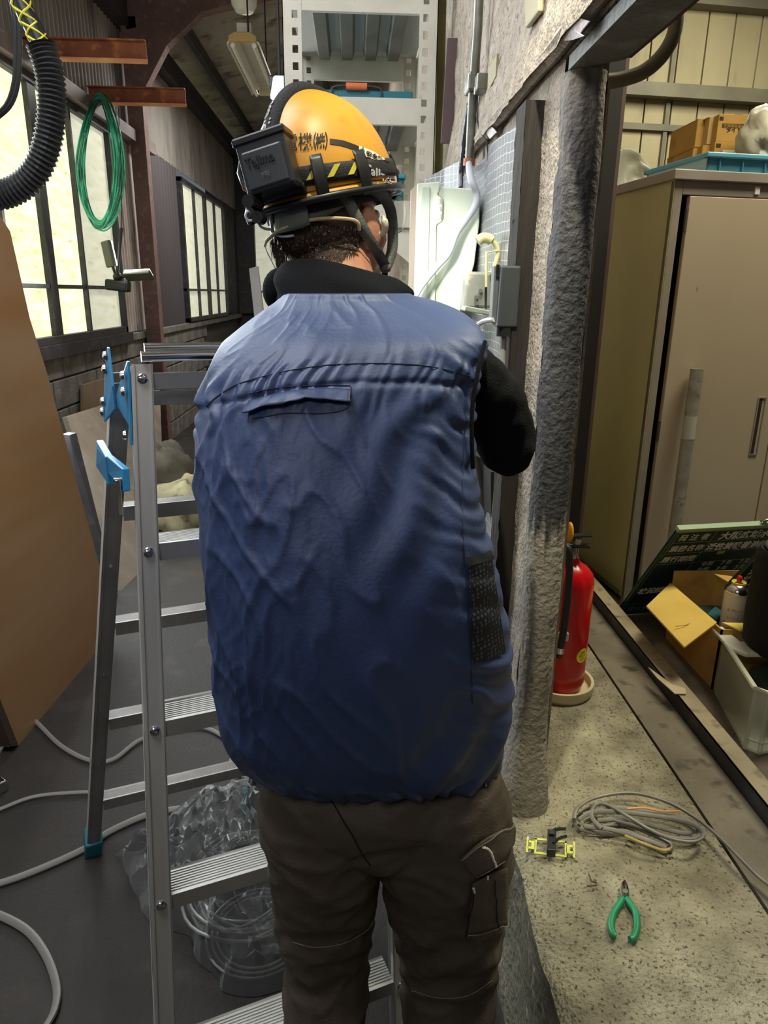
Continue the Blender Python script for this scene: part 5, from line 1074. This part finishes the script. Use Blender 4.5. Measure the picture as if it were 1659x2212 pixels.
def wrk(s, y):
    'wrinkles of the back: s across (-1..1), y down in photo rows'
    d = .006*nz3(s*1.7, y/260, 2)
    e = lambda x, c, w: math.exp(-((x-c)/w)**2)
    sy = seam_y(s); fm = max(0, min(1, (s+.76)/.05, (-.04-s)/.05))*max(0, min(1, (y-832)/14, (912-y)/14)); fm = 1-.8*fm
    d += .0048*e(y, sy-22, 34)*(.25+max(0, -s)*1.1)*math.sin(s*64+4*nz3(s*6, y/70, 0))
    d += fm*.0040*e(y, sy+28, 36)*(.3+.7*max(0, -s))*math.sin(s*58+5*nz3(s*5, y/60, 4))
    d -= .004*e(y, sy, 7)
    # gathers along the right armhole and side seam
    ph = (y+190*(1-s)+26*nz3(s*3, y/90, 7))
    env = max(0, min(1, (s-.42)/.45))*(1 if y < 1450 else max(0, 1-(y-1450)/120))*max(0, min(1, (y-690)/60))
    d += .0042*env*(math.sin(ph/11.5)*.7+.5*math.sin(ph/6.1+3*nz3(s*4, y/80, 1)))*(.6+.8*abs(nz3(2, y/120, 5)))
    # long diagonal pulls, right middle
    ph = (y+420*s); env = e(s, .45, .35)*e(y, 1010, 190)
    d += .005*env*math.sin(ph/27+2.5*nz3(s*2, y/200, 9))
    # lower right folds running up to the right
    ph = (y+640*s+60*nz3(s*2, y/150, 3)); env = max(0, min(1, (s-.05)/.4))*e(y, 1575, 115)
    d += .0075*env*math.sin(ph/36)
    # soft vertical creases at the left
    env = max(0, min(1, (-s-.3)/.4))*max(0, min(1, (y-880)/80))*max(0, min(1, (1560-y)/150))
    r = 1-abs(nz3(s*9+y/700, y/330, 11))*2.2; d += .0052*env*max(0, r)**3
    r = 1-abs(nz3(s*5+y/300, y/150+s*2, 15))*2.4; d += .005*e(s, -.45, .3)*e(y, 1080, 170)*max(0, r)**3
    r = 1-abs(nz3(s*4-y/260, y/170, 21))*2.4; d += .004*max(0, r)**3*(1 if s < .2 else .4)
    r = 1-abs(nz3(s*11+y/130, y/75, 31))*2.5; d += .0022*e(s, -.6, .4)*max(0, r)**3
    # gathered hem
    d += .006*max(0, min(1, (y-1605)/40))*math.sin(s*36+6*nz3(s*6, y/60, 0))*(.5+abs(nz3(s*5, 1, 1)))
    return d
NR = len(RV)
def vest(u, v):
    k = v*(NR-1); i = min(NR-2, int(k)); f = k-i
    def g(j): return RV[max(0, min(NR-1, j))]
    def cr_(q):
        a, b, c, d = [g(i+j)[q] for j in (-1, 0, 1, 2)]
        return .5*((b*2)+(c-a)*f+(a*2-b*5+c*4-d)*f*f+(b*3-a-c*3+d)*f**3)
    c, hv, b, rise, y = [cr_(q) for q in range(5)]
    th = 2*PI*u; ca, sa = math.cos(th), math.sin(th)
    e = .84; X = math.copysign(abs(ca)**e, ca); Yb = math.copysign(abs(sa)**e, sa)
    p = c+hv*X+V((0, -b*Yb, rise*Yb))
    n = V((hv.x*ca/max(1e-4, hv.length**2)*hv.length, -sa*1.0, 0)); n.normalize()
    d = wrk(X, y)*(1 if sa > -.2 else .5) if .05 < v < .98 else 0
    return p+n*d
vq = MB().grid(vest, 420, 300, True)
vest_o = vq.build('vest', m_vest, person, smooth=180); vt = bvh(vq)
def on_v(pts, r, name, mat, off=.0006, par=None, **k): return line_on([vt], pts, r, off, **k).build(name, mat, par or vest_o)
m_st = M('stitch_navy', '#222d4c', rough=.8)
on_v([(446, 878), (470, 856), (520, 828), (620, 802), (700, 790), (770, 786), (850, 786), (930, 792), (1014, 812)], .0007, 'seam', m_st)
on_v([(1006, 890), (1000, 1000), (999, 1120), (1003, 1205), (1010, 1320), (1017, 1432), (1020, 1520)], .0007, 'side_seam', m_st)
on_v([(540, 850), (600, 838), (680, 833), (757, 834)], .0008, 'seam', m_st)
on_v([(545, 905), (620, 893), (700, 893), (752, 880), (758, 836)], .0007, 'seam', m_st)
laid([vt], ([(537, 868), (590, 853), (650, 843), (700, 840), (757, 842)], [(534, 898), (590, 880), (650, 867), (700, 868), (755, 875)]), .0012, 34, 8, .010).build('back_flap', m_vest, vest_o, smooth=180, solid=.0015)
# side panel, piping, mesh pocket
laid([vt], ([(1008, 1218), (1030, 1215), (1058, 1206)], [(1016, 1430), (1050, 1423), (1088, 1410)]), .0035, 14, 24).build('mesh_pocket', M('mesh_black', '#0d0f14', rough=.5), vest_o, smooth=180)
mm = MT['mesh_black']; nt_ = mm.node_tree; b_ = nt_.nodes['Principled BSDF']; vo = nt_.nodes.new('ShaderNodeTexVoronoi'); vo.inputs['Scale'].default_value = 170; vo.inputs['Randomness'].default_value = .25
tc_ = nt_.nodes.new('ShaderNodeTexCoord'); nt_.links.new(tc_.outputs['Object'], vo.inputs['Vector']); cr2 = nt_.nodes.new('ShaderNodeMapRange'); cr2.inputs[1].default_value = .25; cr2.inputs[2].default_value = .45; nt_.links.new(vo.outputs['Distance'], cr2.inputs[0])
mx_ = nt_.nodes.new('ShaderNodeMix'); mx_.data_type = 'RGBA'; nt_.links.new(cr2.outputs[0], mx_.inputs[0]); mx_.inputs[6].default_value = hx('#39455f'); mx_.inputs[7].default_value = hx('#08090c'); nt_.links.new(mx_.outputs[2], b_.inputs['Base Color'])
laid([vt], ([(1003, 1203), (1030, 1199), (1054, 1189)], [(1007, 1222), (1032, 1218), (1062, 1207)]), .0045, 10, 5).build('pocket_hem', M('hem_dark', '#1c2422', rough=.8), vest_o, smooth=180)
MB().tube(sp([on([vt], 1040, 742, .006)[0], on([vt], 1026, 800, .006)[0], on([vt], 1012, 880, .006)[0], on([vt], 1011, 960, .006)[0], on([vt], 1013, 1010, .006)[0]], 8), .003, 8).build('armhole_piping', m_knit, vest_o)
# collar band of the vest
# ---- head frame
Y0h = 1.27
hyaw = math.radians(38); up = V((-.22, -.05, .97)).normalized()
hf = V((math.sin(hyaw), math.cos(hyaw), 0)); hf = (hf-up*hf.dot(up)).normalized(); hr = hf.cross(up).normalized()
Hc = P(706, 412, Y=Y0h)
H0 = Hc-up*.045-hf*.004
def HL(x, y, z, o=None): return (o or H0)+hr*x+hf*y+up*z
Rh = Matrix((hr, hf, up)).transposed()
# ---- body (one skin)
B = MB()
def limb(m, pts, rs, k=6):
    cu3 = sp(pts, k); n = len(pts)
    rr = []
    for i in range(len(cu3)):
        t_ = i/k; j = min(n-2, int(t_)); f = t_-j; rr.append(rs[j]*(1-f)+rs[j+1]*f)
    m.tube(cu3, rr, 16); m.ell(cu3[0], (rr[0],)*3, 14, 8); m.ell(cu3[-1], (rr[-1],)*3, 14, 8)
B.ell(HL(0, -.012, .01), (.075, .094, .098), 24, 16, Rh)
B.ell(HL(0, .035, -.035), (.062, .056, .075), 20, 12, Rh)
B.ell(HL(0, .062, -.092), (.032, .028, .024), 14, 10, Rh)          # chin
B.ell(HL(0, .096, -.035), (.011, .018, .014), 12, 8, Rh); B.ell(HL(0, .088, -.018), (.008, .012, .026), 12, 8, Rh)   # nose
B.ell(HL(0, .082, -.068), (.022, .01, .006), 12, 8, Rh); B.ell(HL(0, .080, -.078), (.019, .01, .006), 12, 8, Rh)      # lips
B.ell(HL(0, .078, .012), (.045, .016, .009), 14, 8, Rh)             # brow
for s in (-1, 1):
    B.ell(HL(s*.086, -.014, -.026), (.009, .022, .035), 14, 10, Rh); B.ell(HL(s*.080, -.008, -.054), (.006, .011, .012), 12, 8, Rh)
    B.ell(HL(s*.045, .045, -.04), (.022, .028, .025), 12, 8, Rh)
nk = P(742, 650, Y=1.13)
limb(B, [HL(0, -.025, -.055), HL(0, -.022, -.10)*.5+nk*.5, nk+V((0, .02, -.03))], [.064, .060, .058])
shL, shR = P(550, 830, Y=1.10), P(975, 775, Y=1.09); ch = P(745, 900, Y=1.06); pel = P(815, 1660, Y=.95)
B.ell(ch, (.145, .09, .13), 24, 16); B.ell((ch+pel)/2, (.14, .09, .17), 20, 12); B.ell(pel, (.15, .1, .11), 20, 12)
limb(B, [shL, ch+V((0, .02, .07)), shR], [.045, .06, .05])
limb(B, [nk+V((0, .02, -.02)), ch+V((0, .02, .06))], [.055, .06])
EL, ER = P(525, 1000, Y=1.18), P(1092, 955, Y=1.15)
WL, WR = P(625, 870, Y=1.38), P(992, 800, Y=1.43)
for sh, el, wr in ((shL, EL, WL), (shR, ER, WR)): limb(B, [sh, el], [.046, .036]); limb(B, [el, wr], [.036, .025])
kneeL, kneeR = P(705, 2060, Y=.95), P(972, 2060, Y=.95)
hipL, hipR = pel+V((-.075, 0, -.03)), pel+V((.08, 0, -.03))
anL, anR = V((kneeL.x-.01, .86, .09)), V((.185, .86, .09))
for hp_, kn, an in ((hipL, kneeL, anL), (hipR, kneeR, anR)): limb(B, [hp_, kn], [.075, .05]); limb(B, [kn, an], [.05, .035]); limb(B, [an+V((0, -.02, -.045)), an+V((0, .16, -.06))], [.03, .026])
def hand(m, w, d, nrm, side, curl):
    'palm and five separate bent fingers; side = direction of the thumb'
    d = V(d).normalized(); nrm = V(nrm); nrm = (nrm-d*nrm.dot(d)).normalized(); side = (V(side)-d*V(side).dot(d)-nrm*V(side).dot(nrm)).normalized()
    limb(m, [w, w+d*.045], [.024, .026])
    for k in range(4):
        o = w+d*.05+side*(.029-.0195*k); m.tube([w+d*.01+side*(.018-.012*k), o], [.014, .0105], 10); m.ell(o, (.0105,)*3, 10, 6)
    m.ell(w+d*.045, (.012, .012, .012), 8, 6)
    for k, L in enumerate((.072, .080, .075, .058)):
        p = w+d*(.085-.003*k)+side*(.031-.0205*k); pts = [w+d*.05+side*(.029-.0195*k), p]; a = curl*.5
        for f_ in (.45, .32, .25): a += curl; p = p+(d*math.cos(a)+nrm*math.sin(a))*L*f_; pts.append(p)
        m.tube(sp(pts, 3), [.0095-.0003*i for i in range(len(pts)*3-2)], 10); m.ell(pts[-1], (.0068,)*3, 8, 6)
    b = w+d*.02+side*.024; p1 = b+d*.032+side*.024+nrm*.012; p2 = p1+d*.028+side*.002+nrm*.016; p3 = p2+d*.022-side*.006+nrm*.008
    m.tube(sp([b, p1, p2, p3], 4), [.0135]*5+[.0115]*4+[.0095]*4, 10); m.ell(p3, (.0085,)*3, 8, 6)
hand(B, WR, V((-.03, .9, .12)), (-1, 0, -.3), (0, 0, 1), .42)
hand(B, WL, V((-.04, .95, .1)), (1, 0, -.3), (0, 0, 1), .42)
body, bq = fuse(B, 'body', m_skin, person, .0045, 4)
bt_ = bvh(bq)
m_eye = M('eye_white', '#e8e4dc', rough=.2)
for s in (-1, 1):
    e_ = MB().ell(HL(s*.03, .079, -.006), (.012, .010, .010), 14, 10, Rh).build('eye', m_eye, body); MB().ell(HL(s*.03, .0875, -.006), (.005, .003, .005), 12, 8, Rh).build('iris', M('iris', '#2a1a12', rough=.2), e_)
# ---- hair with strands
m_hair = M('hair', '#4a3c35', '#352b26', 30, .5, c3='#8a827d', sc3=60, lo3=.62, hi3=.75, stretch=(1, 1, .25))
def hairf(u, v):
    az = PI*(1.04+.92*u)+PI*.0; el = -.70+1.25*v
    fr = 1.0; x, y, z = math.cos(az)*math.cos(el), math.sin(az)*math.cos(el), math.sin(el)
    k = 1.035+.012*nz3(u*30, v*6, 0)
    low = 1-max(0, (.22-v)/.22)*.14
    return HL(x*.0775*k*low, -.012+y*.0965*k*low, .008+z*.100*k)
hq = MB().grid(hairf, 70, 40); hair = hq.build('hair', m_hair, person, smooth=180); ht_ = bvh(hq)
sm = MB(); rnd = random.Random(3)
poly = [(583, 520), (600, 495), (680, 480), (775, 490), (790, 500), (770, 530), (740, 548), (700, 560), (660, 575), (640, 590), (625, 600), (605, 590)]
def inside(x, y, pl):
    c = False
    for i in range(len(pl)):
        (x1, y1), (x2, y2) = pl[i], pl[i-1]
        if (y1 > y) != (y2 > y) and x < (x2-x1)*(y-y1)/(y2-y1)+x1: c = not c
    return c
k_ = 0
while k_ < 2200:
    x, y = rnd.uniform(575, 795), rnd.uniform(470, 602)
    if not inside(x, y, poly): continue
    k_ += 1; dx, dy = (-6 if x > 680 else 1)+rnd.uniform(-4, 4), rnd.uniform(16, 30)
    a = on([ht_, bt_], x, y, .0008)[0]; b = on([ht_, bt_], x+dx*.5, y+dy*.5, .003)[0]; c = on([bt_, ht_], x+dx, y+dy, .0045)[0]
    if (a-b).length > .03 or (b-c).length > .03: continue
    sm.tube([a, b, c], [.0007, .0006, .0002], 3, caps=False)
hs = sm.build('hair_strand', M('hair_strand', '#5d4c43', '#3a2e29', 200, .3, c3='#c9c2bc', sc3=300, lo3=.6, hi3=.68), hair, smooth=0, kind='stuff')
# ---- sweater: sleeves and collar
S = MB()
limb(S, [shR+V((-.02, 0, 0)), P(1050, 850, Y=1.11), ER], [.056, .052, .052]); S.ell(P(1104, 968, Y=1.14), (.042, .045, .045), 16, 10); limb(S, [ER, WR], [.049, .034])
limb(S, [shL, EL], [.054, .048]); limb(S, [EL, WL], [.047, .034]); limb(S, [ch+V((0, 0, .05)), nk+V((0, .02, -.075))], [.08, .06])
S.ell(ch+V((0, 0, -.02)), (.15, .1, .2), 20, 12)
sw, sq = fuse(S, 'sweater', m_knit, person, .006, 6, lambda p: .004*nz3(p.x*22, p.y*22, p.z*30)+.0016*nz3(p.x*60, p.y*60, p.z*60))
def collar(u, v):
    a = 2*PI*u; ca, sa = math.cos(a), math.sin(a)
    c0, c1 = P(742, 664, Y=1.13), P(738, 592, Y=1.185); c = c0.lerp(c1, min(1, v*1.15)); r = .105*(1-v)+.082*v
    fold = .006*math.sin(5*a+v*4)*(1-abs(v-.5))+.012*math.exp(-((v-.55)/.3)**2)
    if v > .87: r -= (v-.87)*.06
    lean = (-.012*ca+.004*max(0, -sa))*v
    return c+V((ca*(r+fold)*1.0, sa*(r+fold)*.95, lean+.012*v*max(0, -sa)*(.6-.4*ca)-(.006*v if sa > 0 else 0)))
MB().grid(collar, 60, 18, True).build('collar', m_knit, sw, smooth=180, solid=.004)
MB().ell(P(608, 628, Y=1.17), (.03, .035, .035), 18, 12).build('collar_fold', m_knit, sw)
# ---- trousers
T = MB()
wa = P(815, 1640, Y=.95)
T.ell(P(815, 1700, Y=.945), (.17, .112, .085), 28, 16)
limb(T, [P(690, 1745, Y=.94), P(700, 1870, Y=.94), P(703, 1960, Y=.95), kneeL, P(706, 2140, Y=.93), V((anL.x, .865, .12))], [.094, .090, .083, .073, .072, .07])
limb(T, [P(960, 1740, Y=.94), P(960, 1850, Y=.94), P(965, 1960, Y=.95), kneeR, P(965, 2150, Y=.93), V((anR.x, .865, .12))], [.108, .108, .094, .088, .082, .075])
T.ell(P(825, 1775, Y=.93), (.09, .085, .06), 16, 10)
def tdisp(p):
    x, y = pix(p); d = .004*nz3(p.x*9, p.y*9, p.z*7)
    d += .0035*math.exp(-((y-2060)/70)**2)*math.sin(y/9+3*nz3(p.x*14, p.z*6, 1)+p.x*20)
    r = 1-abs(nz3(p.x*9+p.z*6, p.y*4, p.z*13))*2.3; d += .006*max(0, r)**2
    r = 1-abs(nz3(p.x*16-p.z*9, p.y*6, p.z*22+4))*2.3; d += .0035*max(0, r)**2
    return d
trs, tq = fuse(T, 'trousers', m_trs, person, .006, 10, tdisp); tt = bvh(tq)
m_ts = M('stitch_tan', '#9a8a74', rough=.8); m_tw = M('trim_white', '#e4e2da', rough=.6); m_tdk = M('seam_black', '#141210', rough=.9)
laid([tt], ([(993, 1852), (1032, 1817), (1070, 1797), (1108, 1778)], [(1020, 1890), (1050, 1874), (1080, 1854), (1100, 1822)]), .004, 16, 8, .008).build('pocket_flap', m_trs, trs, smooth=180, solid=.003)
laid([tt], ([(1018, 1905), (1040, 1893), (1062, 1880), (1090, 1872)], [(1006, 2014), (1035, 2008), (1068, 2002), (1088, 1994)]), .005, 14, 14, .006).build('cargo_pocket', m_trs, trs, smooth=180, solid=.003)
def tl(pts, r, mat, off=.0006, nm='stitching', n=5): return line_on([tt], pts, r, off, n=n).build(nm, mat, trs)
tl([(1034, 1818), (1048, 1832), (1057, 1850), (1060, 1864)], .0018, m_tw, .011, 'white_trim')
tl([(1018, 1908), (1019, 1918)], .0018, m_tw, .009, 'white_trim'); tl([(1047, 1884), (1046, 1892)], .0016, m_tw, .009, 'white_trim'); tl([(1046, 1690), (1048, 1700)], .0018, m_tw, .003, 'white_trim')
tl([(996, 1853), (1032, 1820), (1072, 1798), (1106, 1780)], .0005, m_ts, .007); tl([(1022, 1886), (1052, 1870), (1082, 1850)], .0005, m_ts, .010)
tl([(1061, 1895), (1063, 1930), (1066, 1970), (1069, 2003)], .0009, m_tdk, .009, 'seam'); tl([(1010, 2012), (1040, 2008), (1088, 1994)], .0006, m_ts, .009)
tl([(1017, 1920), (1012, 1960), (1006, 2016)], .0012, m_tdk, .008, 'seam')
tl([(790, 1724), (860, 1725), (930, 1712), (985, 1698)], .0006, m_ts, .001)
tl([(800, 1870), (780, 1840), (762, 1805), (740, 1770), (712, 1720)], .0012, m_tdk, .0008, 'seam')
tl([(632, 2035), (680, 2045), (740, 2038), (790, 2010), (804, 1990)], .0006, m_ts, .001); tl([(890, 2140), (950, 2155), (1010, 2150), (1062, 2118)], .0006, m_ts, .001)
# ---- shoes
for an, nm in ((anL, 'shoe'), (anR, 'shoe')):
    Q = MB(); Q.ell((an.x, an.y+.0, .07), (.045, .06, .06), 18, 12); Q.ell((an.x, an.y+.10, .045), (.048, .10, .045), 18, 12); Q.ob((an.x, an.y+.055, .014), (.046, 0, 0), (0, .135, 0), (0, 0, .013))
    fuse(Q, nm, M('shoe_black', '#17171a', rough=.6), person, .006, 6)
# ---- helmet
m_hel = M('helmet_yellow', '#d0922a', '#c48922', 6, .42, c3='#b87f18', sc3=20, lo3=.6, hi3=.75)
ca_, cb_, ch_ = .104, .134, .148
def dome(az, el, off=0):
    'helmet surface: azimuth from the right side, elevation from the rim'
    x, y, z = math.cos(az)*math.cos(el)**.93, math.sin(az)*math.cos(el)**.93, math.sin(el)
    ridge = .006*math.exp(-((x/.26)**2))*max(0, z)
    return Hc+hr*x*(ca_+off)+hf*y*(cb_+off)+up*(z*(ch_+off+ridge)-.006)
hq2 = MB().grid(lambda u, v: dome(2*PI*u, (PI/2*.999)*v), 96, 40, True)
helmet = hq2.build('helmet', m_hel, person, smooth=180, label='yellow safety helmet with black headlamp band and grey chin strap'); hb = bvh(hq2)
MB().grid(lambda u, v: Hc+hr*math.cos(2*PI*u)*(ca_-.004+.010*v)+hf*math.sin(2*PI*u)*((cb_-.004+.010*v)+(.022*max(0, math.sin(2*PI*u))**3*v))+up*(-.006-.012*v), 80, 5, True).build('brim', m_hel, helmet, smooth=60, solid=.003)
MB().tube([Hc+hr*math.cos(a)*(ca_+.006)+hf*math.sin(a)*(cb_+.006+.022*max(0, math.sin(a))**3)-up*.018 for a in [2*PI*k/80 for k in range(80)]], .0058, 10, True).build('edge_trim', m_black, helmet)
MB().grid(lambda u, v: Hc+hr*math.cos(2*PI*u)*(ca_-.012)+hf*math.sin(2*PI*u)*(cb_-.012)+up*(-.004-.03*v), 70, 4, True).build('inner_band', M('liner_dark', '#202126', rough=.8), helmet, smooth=60, solid=.003)
# headlamp band
def eb(az): return -.07*max(0, math.cos(az))
def band(a0, a1, e0, e1, off, n=60): return MB().grid(lambda u, v: dome(a0+(a1-a0)*u, e0+(e1-e0)*v, off), n, 4)
mbd = M('band_black', '#17181c', rough=.8, bump=.3, bs=300)
bnd = MB().grid(lambda u, v: dome(2*PI*u, .10+.17*v+eb(2*PI*u), .003+.0015*math.sin(v*PI)), 90, 5, True); bb_ = bvh(bnd); bnd.build('lamp_band', mbd, helmet, smooth=60, solid=.002)
myl = M('band_mark', '#c7b73a', rough=.6)
for k in range(12):
    a = -PI/2+.30+k*.26
    if 1.3 < k*.26+.3 < 2.4: continue
    q_ = eb(a+.09)
    MB().add([dome(a+.12, .245+q_, .0065), dome(a+.20, .245+q_, .0065), dome(a+.08, .14+q_, .0065), dome(a+.00, .14+q_, .0065)], [(0, 1, 2, 3)]).build('band_mark', myl, helmet, smooth=0)
for a in (-PI/2+.73, -PI/2+1.29, -PI/2+2.6, -PI/2-.95, -PI/2-1.8):
    cl = MB().grid(lambda u, v: dome(a-.075+.15*u, -.06+.41*v+eb(a), .0075+.003*math.sin(v*PI)), 6, 10); cl.build('band_clip', m_black, helmet, smooth=40, solid=.003)
# strap over the crown
def crown(u, v):
    t_ = -PI/2+PI*v; w = (u-.5)*.036; y, z = math.sin(t_), math.cos(t_)
    return Hc+hr*w+hf*y*(cb_+.006)+up*(z*(ch_+.0135)-.002-(.02*w*w/.0003))
MB().grid(lambda u, v: crown(u, v*.92+.04), 5, 50).build('crown_strap', mbd, helmet, smooth=60, solid=.002)
mwt = M('letter_white', '#dcdcdc', rough=.5)
text('TaJIma', lambda a, b, c: crown(.5+(b-.008)/.036, .16+a/.40)+(-hf*.6+up*.6)*.0025, .022, mwt, helmet, th=.0001, bold=.0004)
# battery pack at the back
pc = P(583, 360, Y=1.125)
tilt = V((-.22, -.95, .02)).normalized(); pu = V((-.26, 0, .96)); pu = (pu-tilt*pu.dot(tilt)).normalized(); hr0 = hr; hr = pu.cross(tilt).normalized()
if hr.x < 0: hr = -hr
pk = MB().ob(pc, hr*.037, tilt*.022, pu*.035).build('battery_pack', M('pack_grey', '#2f3236', rough=.38), helmet, smooth=0, bevel=.004)
MB().ob(pc+tilt*.022-pu*.004, hr*.031, tilt*.003, pu*.026).build('pack_cover', M('pack_cover', '#43474b', rough=.35), pk, smooth=0, bevel=.003)
MB().ob(pc+pu*.037, hr*.040, tilt*.024, pu*.006).build('pack_lid', m_black, pk, smooth=0, bevel=.003)
for s in (-.036,): MB().tube([pc+hr*(s-.004)+pu*.02, pc+hr*(s-.012)+pu*.005, pc+hr*(s-.010)-pu*.018, pc+hr*(s-.002)-pu*.026], .003, 6).build('wire_latch', m_chrome, pk)
text('TaJIma', plane_map(pc+tilt*.0262-hr*.027+pu*.0, hr, pu), .0175, m_inkb, pk, th=.0006, bold=.0003, sx=.92)
text('7号', plane_map(pc+tilt*.0262-hr*.008-pu*.018, hr, pu), .009, M('faint_print', '#7d8286', rough=.5), pk, th=.0001)
MB().cyl(pc-hr*.036-pu*.042, pc-hr*.036-pu*.042+tilt*.03, .014, .009, 18).build('cable_gland', m_black, pk)
for k in range(4): MB().cyl(pc-hr*.032-pu*.064+tilt*(.006*k), pc-hr*.032-pu*.064+tilt*(.003+.006*k), .0085, n=16).build('gland_ring', m_blackr, pk)
hr = hr0
# company name, stripe, sticker
def on_h(px, py, off=.0006): return on([hb], px, py, off)[0]
mpt = M('paint_black', '#17140f', rough=.5)
text('電機㈱', lambda a, b, c: on_h(612+a*1000, 325-b*1000-a*60, .0016), .040, mpt, helmet, bold=.0004, th=.0001, sx=.80, fine=.0025)
laid([hb], ([(712, 300), (740, 303), (770, 314), (800, 330), (824, 346)], [(712, 312), (740, 316), (768, 326), (798, 341), (822, 355)]), .0008, 20, 3).build('painted_stripe', mpt, helmet, smooth=60)
laid([hb], ([(772, 318), (800, 328), (826, 345)], [(771, 336), (797, 344), (824, 357)]), .0045, 12, 4).build('safety_sticker', m_white, helmet, smooth=60)
mgc = M('cross_green', '#128a4c', rough=.5)
laid([hb], ([(775, 324), (783, 327)], [(775, 329), (783, 332)]), .0053, 4, 3).build('green_cross', mgc, helmet); laid([hb], ([(777.5, 321), (780.8, 322)], [(777.5, 333), (780.8, 334)]), .0056, 3, 4).build('green_cross', mgc, helmet)
text('安全第一', lambda a, b, c: on_h(786+a*1000, 338-b*1000+a*420, .0056), .012, m_inkb, helmet, th=.0001, bold=.0004, fine=.003)
text('TaJIma', lambda a, b, c: on([bb_], 786+a*1000, 372-b*1150+a*420, .0026)[0], .023, mwt, helmet, th=.0001, bold=.0008, sx=.95, fine=.004)
# head harness: ratchet, straps
tr2 = [ht_, bt_]
mhb = M('harness_grey', '#5f6361', rough=.5)
def strip_on(top, bot, name, mat, off, nu=24, nv=5, th=.002): return laid(tr2, (top, bot), off, nu, nv).build(name, mat, helmet, smooth=180, solid=th)
strip_on([(600, 455), (640, 442), (700, 428), (745, 405)], [(606, 500), (650, 488), (705, 468), (752, 440)], 'nape_strap', mhb, .006)
strip_on([(606, 452), (640, 440), (662, 436)], [(612, 500), (650, 492), (672, 484)], 'ratchet_block', M('ratchet_grey', '#6f736d', rough=.4), .011, 10, 6, .006)
for k in range(9): line_on(tr2, [(675+k*6, 437-k*2), (680+k*6, 462-k*2.4)], .0009, .0085, 3).build('strap_tooth', M('tooth_dark', '#3b3f3d', rough=.5), helmet)
mclr = M('adjuster_clear', '#c9cad6', rough=.2)
line_on(tr2, [(560, 462), (556, 472), (560, 486), (572, 494), (590, 496)], .0022, .008).build('adjuster_loop', mclr, helmet); line_on(tr2, [(562, 462), (580, 459), (598, 456)], .0022, .008).build('adjuster_loop', mclr, helmet)
for x in (584, 596): line_on(tr2, [(x, 458), (x+4, 502)], .003, .009, 3).build('adjuster_bar', mclr, helmet)
line_on(tr2, [(588, 500), (620, 508), (640, 505)], .0022, .008).build('adjuster_loop', mclr, helmet)
lam = lambda c: [P(x, y, Y=yy) for x, y, yy in c]
MB().tube(sp(lam([(545, 480, 1.20), (540, 462, 1.19), (552, 442, 1.17), (600, 420, 1.15), (660, 405, 1.14)]), 8), .008, 12).build('power_cable', m_black, helmet)
for x, y in ((557, 436), (540, 466)): MB().tube([P(x+9*math.cos(a), y+11*math.sin(a), Y=1.175) for a in [2*PI*k/14 for k in range(14)]], .0022, 6, True).build('cable_clip', mclr, helmet)
# chin straps
def ribbon(pts, w, name, mat, th=.0015):
    c = sp([V(p) for p in pts], 8); m = MB(); L = len(c)
    vs = []
    for i, p in enumerate(c):
        t_ = (c[min(L-1, i+1)]-c[max(0, i-1)]).normalized(); v = (p-CAM).normalized(); s = t_.cross(v).normalized(); vs += [p-s*w/2, p+s*w/2]
    m.add(vs, [(2*i, 2*i+1, 2*i+3, 2*i+2) for i in range(L-1)]); return m.build(name, mat, helmet, smooth=60, solid=th)
ribbon(lam([(728, 400, 1.165), (755, 440, 1.17), (785, 495, 1.175), (815, 545, 1.20), (832, 575, 1.24)]), .017, 'chin_strap', m_strap)
ribbon(lam([(770, 402, 1.18), (815, 412, 1.20), (842, 450, 1.25), (848, 500, 1.27), (846, 545, 1.27), (832, 582, 1.26)]), .018, 'chin_strap', m_strap)
ribbon(lam([(745, 414, 1.19), (790, 412, 1.21), (830, 422, 1.24)]), .02, 'side_strap', mhb)
ribbon(lam([(832, 575, 1.25), (830, 600, 1.27), (820, 625, 1.30)]), .010, 'chin_strap', m_knit)
MB().ell(P(832, 578, Y=1.24), (.010, .008, .009)).build('strap_knot', mhb, helmet)
# glasses and neck band
gl = MB().tube(sp(lam([(572, 530, 1.24), (578, 518, 1.21), (605, 497, 1.175), (650, 480, 1.16), (700, 472, 1.155), (750, 473, 1.155), (772, 480, 1.16), (776, 497, 1.165)]), 8), .0028, 8).build('neck_band', M('band_beige', '#c9b08c', rough=.5), person)
MB().tube(lam([(572, 530, 1.24), (577, 545, 1.25), (600, 590, 1.28), (618, 625, 1.3)]), .0009, 5).build('mask_cord', m_white, gl)
l_ = MB(); c0 = P(862, 462, Y=1.33); l_.grid(lambda u, v: c0+V((.013*v*math.cos(2*PI*u), .004*v*v, .030*v*math.sin(2*PI*u))), 24, 5, True)
ls_ = l_.build('spectacle_lens', clear('lens_clear', '#dfe4ea', .45, .1), gl)
MB().tube([c0+V((.013*math.cos(a), .004, .030*math.sin(a))) for a in [2*PI*k/24 for k in range(24)]], .0008, 5, True).build('lens_rim', M('rim_clear', '#b9b4ac', rough=.3), gl)
ep = [on([bt_], x, y, .003)[0] for x, y in ((822, 470), (827, 490), (822, 504), (816, 508))]
MB().tube(sp([P(826, 466, Y=1.19), P(832, 484, Y=1.19), P(830, 500, Y=1.195), P(824, 506, Y=1.2)], 5), [.003]*3+[.0055]*8+[.005]*5, 10).build('earpiece', M('earpiece_cream', '#d9d6bd', rough=.4), gl)
